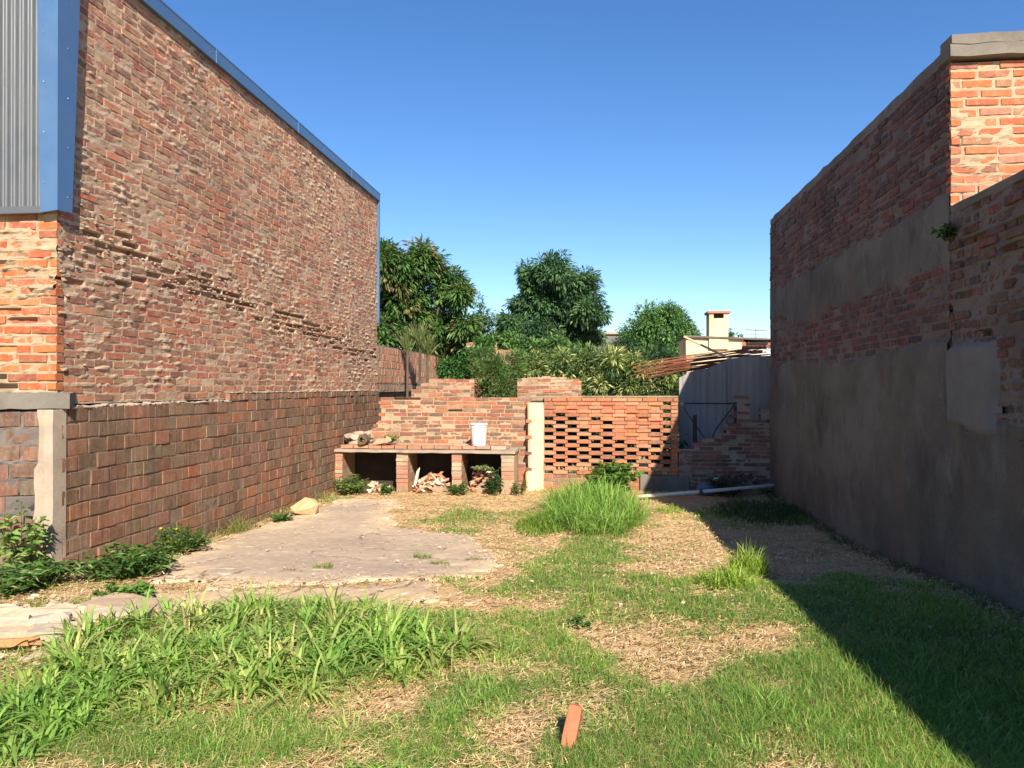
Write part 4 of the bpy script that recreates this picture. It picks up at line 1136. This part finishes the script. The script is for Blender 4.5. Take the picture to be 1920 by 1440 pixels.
ELL = [(-.36, 6.59, .57, 1.0, 1), (.54, 5.51, .47, .63, 1), (-.37, 4.5, .52, .52, 1), (-1.75, 10.5, .5, .9, 1), (.86, 3.65, 1.01, .51, 1), (-.01, 8.38, .46, 1.2, 1), (-1.07, 4.75, .33, .46, 1), (-1.86, 3.12, .75, .28, 1), (.07, 3.2, .46, .3, 1), (-.69, 3.41, .12, .41, 1), (1.55, 4.21, .67, .6, 1), (1.28, 5.22, .30, .6, 1), (.9, 6.3, .5, .22, 1),
       (-1.1, 3.61, .25, .27, -1.3), (.09, 4.71, .18, .22, -1.15), (.41, 4.3, .26, .15, -1.2), (1.35, 3.95, .2, .14, -.9), (1.15, 5.0, .2, .15, -1.0), (.62, 7.1, .36, .26, -1.5), (.96, 9.3, .50, 1.4, -1.5), (-.74, 8.8, .38, 1.0, -1), (-.41, 3.4, .16, .14, -1), (-.85, 6.29, .15, .8, -1), (-1.0, 3.0, .2, .2, -.8), (1.0, 4.05, .15, .12, -.9), (.6, 5.05, .18, .1, -.8), (-2.3, 11.9, 1.2, .9, -1), (2.3, 8.6, .8, 1.3, -1), (.95, 4.75, .19, .2, -1),
       (2.2, 5.5, .6, 1.0, 1), (2.2, 3.5, .8, 1.2, 1), (2.6, 10.8, .8, .8, 1), (1.9, 12.6, 1.0, .6, -1)]
def dens(X, Y):
    g = np.full(X.shape, .20)
    for x, y, a, b, s in ELL:
        e = np.exp(-(((X-x)/a)**2+((Y-y)/b)**2)*1.1)
        g = g+(1.0*e if s > 0 else .75*s*e)
    n = fbm(X*2.6, Y*2.6, 15, 4)-.5+.5*(fbm(X*7, Y*7, 16, 3)-.5)
    g = g+n*1.9
    slab = np.maximum(poly_mask(SLAB, X, Y), poly_mask(SLAB2, X, Y))
    g = np.where(slab > -.05, g-1.2, g)
    return g

def scatter(n, rng, x0=-5, x1=2.86, y0=2.2, y1=13.4, power=1.0):
    """uniform-in-picture-ish: more blades close up"""
    t = rng.random(n); Y = 1/((1-t)/y0+t/y1) if power else rng.uniform(y0, y1, n)
    X = rng.uniform(x0, x1, n)
    return X, Y
rng = np.random.default_rng(21)
N0 = 480000
X, Y = scatter(N0, rng, -4.4, 2.86, 2.3, 13.4)
# keep what the camera can plausibly see
inside = (X/Y > -.95) & (X/Y < .72)
X, Y = X[inside], Y[inside]
g = dens(X, Y)
keep = rng.random(len(X)) < np.clip((g-.18)*1.5, .0, 1)*np.clip(.36+Y*.09, .3, 1)
X, Y, g = X[keep], Y[keep], g[keep]
H = (.035+.055*np.clip(g, 0, 1)*rng.uniform(.4, 1.2, len(X)))*(1+.5*(fbm(X*1.7, Y*1.7, 4)-.5))
H *= np.where((X > .6) & (Y < 4.8), 1.35, 1)
pal_g = np.array([(.19, .36, .05), (.13, .30, .045), (.27, .42, .07), (.15, .28, .05), (.36, .42, .11), (.10, .25, .05), (.50, .42, .18)])
cl = pal_g[rng.integers(7, size=len(X))]*rng.uniform(.8, 1.25, (len(X), 1))
dark = np.clip((fbm(X*.9+5, Y*.9, 40, 2)-.42)*5, 0, 1)[:, None]
cl = cl*(1-dark*.25)+np.array((.05, .12, .045))*dark*.25
V, Q, T, CC = blades(len(X), X, Y, H, np.maximum(.0028, .0011*Y**.9)*rng.uniform(.8, 1.3, len(X)), rng.uniform(.3, 1.3, len(X)), cl, 2, rng)
o = link_mesh('short_grass', mesh_np('short_grass', V, Q, T, M['grass'], CC)); tag(o, 'patches of short green grass spread over the dry lot', 'grass', kind='stuff')
print('grass blades', len(X))

# straw litter
N1 = 130000
X, Y = scatter(N1, rng, -4.4, 2.86, 2.3, 13.4)
inside = (X/Y > -.95) & (X/Y < .72); X, Y = X[inside], Y[inside]
g = dens(X, Y)
slab = np.maximum(poly_mask(SLAB, X, Y), poly_mask(SLAB2, X, Y))
keep = (rng.random(len(X)) < np.clip(1.0-g*.6, .15, 1)) & ((slab < .0) | (rng.random(len(X)) < .02+.55*np.clip(1-slab/.28, 0, 1)*(fbm(X*3, Y*3, 66, 3) > .45)))
X, Y, slab = X[keep], Y[keep], slab[keep]; n = len(X)
a = rng.uniform(0, math.pi, n)*.5*rng.choice([1, 2], n); L = rng.uniform(.015, .065, n); wd = np.maximum(.0011, .0005*Y)*rng.uniform(.7, 1.4, n)
z = gz(Y)+.022+rng.uniform(0, .015, n)+np.where(slab > 0, .025, 0)
dx, dy = np.cos(a)*L/2, np.sin(a)*L/2; tl = rng.normal(0, .003, n)
ex, ey = -np.sin(a)*wd, np.cos(a)*wd
V = np.stack([np.stack([X-dx-ex, Y-dy-ey, z-tl], 1), np.stack([X+dx-ex, Y+dy-ey, z+tl], 1), np.stack([X+dx+ex, Y+dy+ey, z+tl], 1), np.stack([X-dx+ex, Y-dy+ey, z-tl], 1)], 1).reshape(-1, 3)
Q = np.arange(n)[:, None]*4+np.arange(4)
pal_s = np.array([(.78, .56, .29), (.70, .47, .22), (.82, .63, .37), (.54, .35, .17), (.36, .23, .11)])
CC = np.repeat(pal_s[rng.integers(5, size=n)]*rng.uniform(.8, 1.15, (n, 1)), 4, 0)
o = link_mesh('dry_straw', mesh_np('dry_straw', V, Q, None, M['rubble'], CC)); tag(o, 'dry straw and dead grass strewn over the bare ground', 'straw', kind='stuff')

def clump(name, label, cx, cy, rx, ry, n, h, w_, cols, seed, bend=(.3, 1.4), edge=.6, cat='grass', kind='stuff', seg=4, noise=.0):
    rng = np.random.default_rng(seed)
    r = np.sqrt(rng.random(n)); a = rng.uniform(0, 2*math.pi, n)
    X = cx+rx*r*np.cos(a); Y = cy+ry*r*np.sin(a)
    if noise:
        k = fbm(X*2.2, Y*2.2, seed, 3) > noise*(.55+.45*r); X, Y, r = X[k], Y[k], r[k]
    n = len(X)
    H = rng.uniform(h*.45, h*1.1, n)*(1-edge*r**2)
    cols = np.array(cols); cc = cols[rng.integers(len(cols), size=n)]*rng.uniform(.75, 1.25, (n, 1))
    V, Q, T, C = blades(n, X, Y, H, w_*rng.uniform(.6, 1.25, n), rng.uniform(bend[0], bend[1], n), cc, seg, rng)
    o = link_mesh(name, mesh_np(name, V, Q, T, M['grass'], C)); tag(o, label, cat, kind=kind)
    return o
GT = [(.17, .31, .075), (.22, .37, .09), (.12, .24, .055), (.29, .42, .12), (.15, .29, .08)]
GTM = GT+[(.40, .42, .14), (.45, .36, .18)]
clump('tall_grass', 'yellowish long grass at the left foot of the tall grass mound', -.72, 9.8, .35, .7, 900, .30, .010, [(.22, .32, .05), (.14, .26, .04)], 2)
GT = [(.22, .38, .075), (.28, .44, .09), (.15, .29, .06), (.36, .49, .12), (.19, .35, .075)]
GTM = GT+[(.44, .48, .15), (.48, .40, .20)]
def tufts(name, label, centres, per, h, w_, cols, seed, cat='grass', r0=.05, seg=5, kind='stuff'):
    """separate grass plants: blades leave a common foot and arch outwards"""
    rng = np.random.default_rng(seed); parts = []; off = 0
    VV = []; QQ = []; TT = []; CC_ = []
    cols = np.array(cols)
    for (cx, cy, sc) in centres:
        n = int(per*rng.uniform(.7, 1.3))
        a = rng.uniform(0, 2*math.pi, n); rr_ = r0*np.sqrt(rng.random(n))
        H = h*sc*rng.uniform(.5, 1.15, n); bend = rng.uniform(.25, 1.35, n)**1.1
        tint = cols[rng.integers(len(cols))]*rng.uniform(.85, 1.15)
        cc = tint*.6+cols[rng.integers(len(cols), size=n)]*.4; cc = cc*rng.uniform(.8, 1.2, (n, 1))
        X = cx+rr_*np.cos(a); Y = cy+rr_*np.sin(a); Z0 = gz(Y)
        az = a+rng.normal(0, .5, n); dx, dy = np.cos(az), np.sin(az); tw = az+math.pi/2+rng.normal(0, .35, n); wx, wy = np.cos(tw), np.sin(tw)
        W = w_*rng.uniform(.55, 1.2, n); rows = []
        kink = rng.uniform(1.5, 2.6, n)
        for i in range(seg+1):
            t = i/seg; hx = bend*H*(.25*t+.75*t**kink); hz = H*(t-.62*np.minimum(bend, 1.3)*t**2.6)
            px, py, pz = X+dx*hx, Y+dy*hx, Z0+hz
            if i == seg: rows.append(np.stack([px, py, pz], 1)[:, None])
            else:
                ww = W*.5*min(1, .45+2.2*t)*(1-t**2.2*.8)
                rows.append(np.stack([np.stack([px-wx*ww, py-wy*ww, pz+ww*.25], 1), np.stack([px+wx*ww, py+wy*ww, pz+ww*.25], 1)], 1))
        V = np.concatenate(rows, 1); m = V.shape[1]; base = off+np.arange(n)[:, None]*m
        QQ += [base+np.array([2*i, 2*i+1, 2*i+3, 2*i+2]) for i in range(seg-1)]; TT.append(base+np.array([2*(seg-1), 2*(seg-1)+1, 2*seg]))
        VV.append(V.reshape(-1, 3)); CC_.append(np.repeat(cc, m, 0)); off += n*m
    o = link_mesh(name, mesh_np(name, np.concatenate(VV), np.concatenate(QQ), np.concatenate(TT), M['grass'], np.concatenate(CC_), smooth=True))
    tag(o, label, cat, kind=kind); return o
def spots(n, cx, cy, rx, ry, seed, lo=.6, hi=1.2, thr=.42):
    rng = np.random.default_rng(seed); out = []
    while len(out) < n:
        u, v_ = rng.uniform(-1, 1, 2)
        if u*u+v_*v_ > 1: continue
        x, y = cx+u*rx, cy+v_*ry
        if fbm(x*1.9, y*1.9, seed, 2) < thr*(.5+.6*(u*u+v_*v_)): continue
        out.append((x, y, rng.uniform(lo, hi)*(1-.30*(u*u+v_*v_))))
    return out
tufts('tall_grass', 'dense mound of tall bright grass in front of the lattice wall', spots(170, -.06, 10.75, .66, 1.55, 61, .7, 1.15, .25), 26, .62, .013, GT, 62, r0=.08)
tufts('broad_bladed_grass', 'big patch of arching broad bladed grass in the left foreground', spots(190, -1.95, 4.35, 1.22, .74, 3, .45, 1.3)+spots(60, -2.3, 3.75, .75, .40, 4, .35, 1.0), 20, .31, .022, GTM, 5)
tufts('fine_undergrowth', 'finer and drier grass mixed in around the broad bladed foreground patch', spots(330, -1.9, 4.15, 1.55, 1.15, 43, .4, 1.3, .3), 26, .15, .007, GTM, 45, r0=.09)
tufts('fine_undergrowth', 'short rough grass along the very bottom left edge', spots(120, -1.5, 3.0, 1.1, .4, 44, .4, 1.2, .3), 26, .10, .006, GTM, 46, r0=.09)
tufts('broad_bladed_grass', 'upright broad bladed grass at the right end of the foreground patch', spots(26, -1.18, 4.45, .30, .42, 6, .7, 1.2), 18, .30, .024, GT, 7)
tufts('broad_bladed_grass', 'broad bladed grass at the left edge in the near corner', spots(55, -2.55, 3.25, .45, .42, 8, .4, .9), 18, .28, .020, GT, 9)
tufts('lawn_tufts', 'longer tufts rising here and there out of the lawn on the right', spots(60, .8, 3.9, 1.2, .9, 10, .5, 1.1, .38)+spots(30, .2, 5.6, 1.0, .8, 11, .4, .8, .38)+spots(24, 1.7, 5.0, .6, 1.2, 12, .4, .9, .38)+spots(20, -.8, 3.2, .8, .4, 13, .4, .8, .3), 26, .13, .007, GT, 14, r0=.07)
tufts('dry_wall_grass', 'dry straggling grass and weeds along the foot of the low dark wall', [(-4.40+RNG.normal(0, .05), y+RNG.normal(0, .1), RNG.uniform(.4, 1)) for y in np.linspace(7.7, 12.9, 46)], 20, .20, .008, [(.30, .26, .10), (.42, .32, .16), (.17, .22, .06), (.12, .18, .05)], 15)
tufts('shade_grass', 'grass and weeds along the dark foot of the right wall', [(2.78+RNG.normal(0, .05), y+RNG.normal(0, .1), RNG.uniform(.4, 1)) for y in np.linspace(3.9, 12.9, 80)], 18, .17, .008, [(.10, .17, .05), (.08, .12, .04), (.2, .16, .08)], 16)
clump('grass_tuft', 'loose light green tuft of long grass near the bottom centre', -.55, 3.65, .14, .36, 420, .15, .006, GT, 6, (.3, 1.2))
clump('grass_tuft', 'leafy green tuft at the bottom edge left of centre', -.85, 2.95, .20, .12, 420, .10, .012, GT, 7, (.5, 1.6))
YG = [(.30, .42, .05), (.22, .36, .05), (.34, .42, .10)]
clump('grass_tuft', 'bright yellow-green grass tuft at the shadow edge, taller of the two', 1.30, 6.85, .17, .17, 300, .40, .012, YG, 8, (.2, 1.0), .5, 'grass tuft', None)
clump('grass_tuft', 'bright yellow-green grass tuft left of the taller one at the shadow edge', 1.02, 6.3, .24, .24, 420, .28, .011, YG, 9, (.3, 1.2), .5, 'grass tuft', None)
clump('grass_tuft', 'small yellow-green tuft beside the pipe near the shaded back corner', 1.0, 11.2, .22, .25, 200, .20, .009, YG, 10, (.3, 1.2), .5, 'grass tuft', None)
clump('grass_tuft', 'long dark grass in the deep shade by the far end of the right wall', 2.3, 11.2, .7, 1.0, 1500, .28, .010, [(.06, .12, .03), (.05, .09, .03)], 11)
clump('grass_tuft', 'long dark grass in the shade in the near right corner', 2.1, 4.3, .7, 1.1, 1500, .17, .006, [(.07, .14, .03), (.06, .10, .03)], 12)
clump('grass_tuft', 'green tuft standing in the lawn at the bottom right of centre', .75, 3.75, .17, .2, 380, .17, .006, GT, 13, (.2, 1.0))
clump('grass_tuft', 'tuft of grass growing at the base of the low dark wall', -4.36, 8.9, .1, .25, 170, .34, .009, [(.18, .24, .06), (.30, .26, .10)], 14, (.2, 1.1), .4, 'grass tuft', None)
for i, (x, y, hh, lbl) in enumerate([(-2.42, 6.55, .12, 'yellowish tuft growing through the front of the concrete floor'), (-1.72, 7.35, .13, 'largest green tuft on the middle of the concrete floor'),
                                     (-1.47, 7.0, .09, 'small tuft on the concrete floor, right of the largest one'), (-1.2, 7.35, .06, 'smallest tuft near the right edge of the concrete floor'), (-2.62, 6.35, .08, 'low yellow tuft at the front left of the concrete floor')]):
    clump('floor_tuft', lbl, x, y, .10, .08, 110, hh, .006, [(.16, .24, .05), (.24, .28, .08)], 30+i, (.3, 1.3), .4, 'grass tuft', None)
clump('grass_tuft', 'single tall dark green shoot above the foreground grass patch', -1.52, 4.95, .05, .05, 14, .34, .024, GT, 40, (.3, 1.2), .1, 'grass tuft', None)
clump('grass_tuft', 'thin yellow-green stalks in the lawn, left of the shadow', -.05, 5.5, .05, .12, 22, .20, .008, YG, 41, (.1, .5), .1, 'grass tuft', None)

# broad leaved weeds
def weed(name, label, cx, cy, r, h, n_st, per, leaf, cols, seed, zb=None, cat='weed', flowers=0, spread=1.0):
    rng = np.random.default_rng(seed); z0 = float(gz(cy))-.01 if zb is None else zb
    t = thing(name, (cx, cy, z0), label, cat)
    st = MB(); P = []; D = []
    for i in range(n_st):
        a = rng.uniform(0, 2*math.pi); rr_ = r*math.sqrt(rng.random())
        hh = h*rng.uniform(.5, 1.05)*(1-.35*(rr_/r)**2)
        b = Vector((cx+.3*rr_*math.cos(a), cy+.3*rr_*math.sin(a), z0)); e = Vector((cx+rr_*math.cos(a)*spread, cy+rr_*math.sin(a)*spread, z0+hh))
        m_ = b.lerp(e, .5)+Vector((0, 0, hh*.12))
        st.tube([b, m_, e], [.005, .004, .002], 4, (.14, .17, .06), cap=False)
        for k in range(per):
            f = rng.uniform(.25, 1); p = (b.lerp(m_, f*2) if f < .5 else m_.lerp(e, f*2-1))
            aa = rng.uniform(0, 2*math.pi); P.append(tuple(p)); D.append((math.cos(aa), math.sin(aa), rng.uniform(-.3, .6)))
    st.build('stems', M['grass'], t)
    P = np.array(P); D = np.array(D); n = len(P)
    cols = np.array(cols); cc = cols[rng.integers(len(cols), size=n)]*rng.uniform(.75, 1.25, (n, 1))
    V, T, C = leaves(P, D, rng.uniform(leaf[0]*.6, leaf[0]*1.2, n), leaf[0]*leaf[1]*rng.uniform(.8, 1.2, n), cc, rng=rng)
    link_mesh('leaves', mesh_np('leaves', V, None, T, M['leaf'], C), t)
    for i in range(flowers):
        fm = MB(); p = P[rng.integers(n)]+np.array([.02, -.02, .03])
        fm.hull(p, (.045, .045, .02), 12, (.75, .50, .03), seed=seed+i); fm.build('flower', M['plastic'], t)
    return t
WG = [(.07, .15, .03), (.10, .20, .04), (.05, .11, .025)]
weed('leafy_weed', 'pale green leafy weed climbing the rendered pier at the far left', -4.62, 5.72, .22, .62, 16, 14, (.09, .5), [(.22, .32, .08), (.13, .24, .05), (.28, .34, .12)], 1, zb=.05)
weed('feathery_weed', 'bushy green weed with small yellow flowers at the foot of the dark wall', -4.15, 7.3, .30, .32, 60, 22, (.05, .35), WG, 2, flowers=3)
weed('leafy_weed', 'lush green weed with narrow leaves in front of the dark wall corner', -3.85, 5.95, .38, .30, 60, 20, (.09, .28), WG, 3)
weed('leafy_weed', 'wide low green weeds with drooping pale leaves at the far left', -4.35, 5.45, .42, .24, 60, 18, (.11, .24), WG+[(.25, .30, .12)], 4)
weed('round_leaved_weed', 'bright round leaved weed between the stone slabs and the concrete floor', -3.35, 5.15, .22, .16, 34, 16, (.05, .85), [(.12, .24, .04), (.09, .19, .03)], 5)
weed('leafy_weed', 'green bush at the left foot of the brick counter', -4.12, 12.45, .34, .36, 50, 22, (.07, .4), [(.16, .22, .05), (.10, .16, .04)], 6)
weed('leafy_weed', 'small weed at the foot of the second counter pier', -3.52, 12.55, .16, .2, 22, 16, (.06, .5), WG, 7)
weed('leafy_weed', 'green weed in front of the third counter pier', -2.30, 12.55, .2, .26, 26, 18, (.06, .45), WG, 8)
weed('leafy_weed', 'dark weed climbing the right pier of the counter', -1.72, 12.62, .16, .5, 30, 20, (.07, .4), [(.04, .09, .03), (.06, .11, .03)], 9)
weed('leafy_weed', 'dry greenish weed right of the counter by the column', -1.30, 12.7, .16, .3, 20, 14, (.06, .3), [(.20, .20, .08), (.12, .15, .05)], 10)
weed('broad_leaved_weed', 'broad leaved plant rising behind the tall grass against the lattice', .22, 13.0, .45, .62, 46, 16, (.15, .6), [(.08, .17, .035), (.13, .24, .05)], 11)
weed('leafy_weed', 'low weed at the wall foot beside the pale stone', -4.2, 9.8, .16, .14, 22, 14, (.06, .4), WG, 12)
weed('leafy_weed', 'tiny plant on the counter behind the broken chunk', -3.62, 13.1, .14, .16, 16, 10, (.06, .5), [(.20, .28, .08)], 13, zb=.57)
weed('leafy_weed', 'pale plant growing on the rubble in the right counter bay', -1.95, 12.95, .22, .10, 26, 16, (.06, .5), [(.30, .33, .16), (.20, .26, .1)], 14, zb=.12)
weed('leafy_weed', 'dark fern-like plant sprouting high on the joint of the right walls', 2.84, 6.62, .10, .16, 14, 14, (.06, .35), [(.03, .07, .02)], 15, zb=2.74)
weed('leafy_weed', 'sprawling weed with thin leaves at the very left edge', -4.3, 4.75, .25, .16, 26, 14, (.08, .3), WG, 16)
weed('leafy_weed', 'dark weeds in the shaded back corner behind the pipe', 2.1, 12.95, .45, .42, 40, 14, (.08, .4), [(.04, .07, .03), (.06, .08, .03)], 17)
weed('leafy_weed', 'small green plant in the grass left of the loose brick', -.12, 4.95, .08, .08, 10, 8, (.05, .6), WG, 18)

# ------------------------------------------------------------------ loose things on the ground
lbk = MB()
vb, qb, cb = V_front[0][0]
bm = bmesh.new(); bmesh.ops.create_cube(bm, size=1)
bmesh.ops.subdivide_edges(bm, edges=bm.edges, cuts=3, use_grid_fill=True)
for v in bm.verts:
    p = v.co.copy()
    f = (abs(p.x)*2)**8+(abs(p.y)*2)**8+(abs(p.z)*2)**8
    v.co = p/(f**(1/8) if f > 1 else 1)*1.0
    v.co += Vector(RNG.normal(0, .012, 3))
me = bpy.data.meshes.new('loose_brick'); bm.to_mesh(me); bm.free()
at = me.color_attributes.new('tint', 'FLOAT_COLOR', 'POINT')
at.data.foreach_set('color', np.tile((.42, .16, .085, 1), len(me.vertices)).astype(np.float32))
me.materials.append(M['rubble'])
o = bpy.data.objects.new('loose_brick', me); COL.objects.link(o)
o.location = (-.115, 3.34, .072); o.scale = (.062, .115, .185); o.rotation_euler = (math.radians(-32), math.radians(10), math.radians(-6))
tag(o, 'single orange brick standing tilted on end in the foreground grass', 'brick')

mb = MB(); mb.hull((-4.08, 10.35, -.13), (.42, .30, .26), 26, (.55, .36, .20), (.1, .2, .3), seed=12)
tag(mb.build('boulder', M['rubble']), 'large tan lump of stone at the wall foot near the back of the floor', 'stone')
pp = thing('white_pipe', (1.9, 12.9, -.2), 'long pale pipe lying across the shaded back corner, one end in sunlight', 'pipe')
MB().tube([(.62, 12.30, -.19), (1.5, 12.42, -.125), (2.78, 12.70, -.03)], .028, 10, (.74, .70, .62)).build('pipe_body', M['plastic'], pp, smooth=True)
MB().tube([(1.58, 12.437, -.119), (1.64, 12.45, -.115)], .034, 10, (.1, .1, .1)).build('coupling', M['plastic'], pp)
# bags and junk in the corner
mb = MB(); mb.hull((1.78, 13.0, -.14), (.42, .3, .26), 30, (.14, .16, .24), seed=21); tag(mb.build('blue_bag', M['rubble'], smooth=True), 'bluish plastic bag lying in the shaded corner behind the pipe', 'bag')
mb = MB(); mb.hull((1.92, 12.98, .02), (.10, .08, .10), 16, (.55, .55, .55), seed=22); tag(mb.build('pale_lump', M['rubble']), 'small pale lump on top of the bluish bag', 'debris')
pile('debris_pile', 'dark pile of broken bricks in the shaded back corner', 1.95, 2.85, 12.95, 13.45, .12, 60, 9, [(.16, .10, .08), (.12, .09, .07), (.20, .15, .12)])

# broken stone slabs at the left front
SL = [((-3.95, 4.72, .05), (.34, .10, .06), (0, .03, .3), (.62, .50, .36), 'short pale strip at the back left end of the slab pile'),
      ((-3.50, 4.78, .06), (.30, .12, .05), (.04, 0, .05), (.66, .54, .40), 'short flat chip behind the middle of the slab pile'),
      ((-3.42, 4.48, .09), (.26, .16, .05), (0, -.04, .6), (.58, .48, .38), 'greyish chip lying across the two long strips'),
      ((-3.62, 4.66, .05), (.52, .11, .07), (0, -.02, .22), (.66, .54, .38), 'long narrow strip of pale stone at the back of the slab pile'),
      ((-3.58, 4.42, .06), (.62, .14, .07), (0, 0, .16), (.70, .58, .42), 'long pale stone strip in the middle of the slab pile'),
      ((-3.62, 4.22, .07), (.55, .12, .06), (0, 0, .20), (.66, .52, .36), 'pale stone strip in front of the middle strip'),
      ((-3.60, 4.02, .075), (.8, .07, .035), (0, .03, .24), (.62, .30, .14), 'thin orange timber lath lying on the slab pile'),
      ((-3.15, 4.86, .06), (.62, .42, .07), (0, .02, -.1), (.60, .44, .30), 'broad flat brownish slab at the right end of the slab pile'),
      ((-3.10, 4.60, .08), (.36, .22, .06), (.05, 0, .3), (.64, .52, .40), 'squarish grey-white slab lying on the broad flat slab'),
      ((-3.25, 4.30, .06), (.32, .2, .07), (0, .05, .5), (.60, .50, .38), 'blunt pale block in front of the squarish slab'),
      ((-2.80, 4.80, .04), (.26, .16, .08), (0, 0, -.4), (.62, .48, .32), 'small angular stone at the right tip of the slab pile'),
      ((-3.35, 5.02, .05), (.34, .12, .06), (0, 0, .1), (.56, .44, .30), 'small pale strip behind the broad flat slab')]
for i, (c, s_, rt_, cl_, lb_) in enumerate(SL):
    r = np.random.default_rng(400+i)
    n = 16; V = []; jit_ = [(r.uniform(.78, 1.05), r.uniform(.6, 1.15)) for _ in range(n)]; cl_ = tuple(np.array(cl_)*.72); rt_ = (rt_[0]+r.normal(0, .08), rt_[1]+r.normal(0, .03), rt_[2]+r.normal(0, .1))
    for side in (0, 1):
        for k in range(n):
            a = 2*math.pi*k/n; x = math.copysign(abs(math.cos(a))**.45, math.cos(a)); y = math.copysign(abs(math.sin(a))**.45, math.sin(a))
            jj = jit_[k]; V.append((x*s_[0]/2*jj[0]*(1-.04*side), y*s_[1]/2*jj[1]*(1-.1*side), (side-.5)*s_[2]+r.normal(0, .007)))
    V = np.array(V) @ np.array(Matrix.Rotation(rt_[2], 3, 'Z') @ Matrix.Rotation(rt_[1], 3, 'Y') @ Matrix.Rotation(rt_[0], 3, 'X')).T+np.array(c)
    me = bpy.data.meshes.new('broken_slab'); F = [list(range(n))[::-1], [n+k for k in range(n)]]+[[k, (k+1) % n, n+(k+1) % n, n+k] for k in range(n)]
    me.from_pydata([tuple(v) for v in V], [], F)
    at = me.color_attributes.new('tint', 'FLOAT_COLOR', 'POINT'); at.data.foreach_set('color', np.tile((*cl_, 1), len(V)).astype(np.float32))
    me.materials.append(M['rubble'])
    o = link_mesh('timber_lath' if i == 6 else 'broken_slab', me); tag(o, lb_, 'timber' if i == 6 else 'stone slab', None if i == 6 else 'broken stone slabs at the left')
mb = MB()
for i in range(260):
    x = RNG.uniform(-4.1, -2.7); y = RNG.uniform(3.9, 5.2); s_ = RNG.uniform(.015, .06)*(1 if i % 6 else 2)
    mb.hull((x, y, .03), (s_*1.5, s_, s_*.6), 9, tuple(np.array((.60, .48, .34))*RNG.uniform(.7, 1.1)))
for i in range(170):
    x = RNG.uniform(-4.2, 2.6); y = RNG.uniform(5, 12.8); s_ = RNG.uniform(.01, .035)
    mb.hull((x, y, float(gz(y))+.04), (s_*1.5, s_, s_*.8), 8, tuple(np.array((.58, .45, .33))*RNG.uniform(.6, 1.15)))
tag(mb.build('gravel_bits', M['rubble']), 'small stone and mortar bits scattered over the ground', 'gravel', kind='stuff')
tw_ = MB()
for i in range(46):
    x = RNG.uniform(-2.6, 2.2); y = RNG.uniform(3, 11); a = RNG.uniform(0, 3.14); l = RNG.uniform(.05, .22); z = float(gz(y))+.035
    tw_.tube([(x, y, z), (x+l*.5*math.cos(a), y+l*.5*math.sin(a), z+.012), (x+l*math.cos(a+.25), y+l*math.sin(a+.25), z)], [.003, .0025, .0015], 4, (.22, .15, .09))
tag(tw_.build('twigs', M['rubble']), 'thin dead twigs lying about in the grass', 'twigs', kind='stuff')
print('objects', len(bpy.data.objects), 'tris', sum(sum(len(p.vertices)-2 for p in o.data.polygons) for o in bpy.data.objects if o.type == 'MESH' and len(o.data.polygons) > 200))
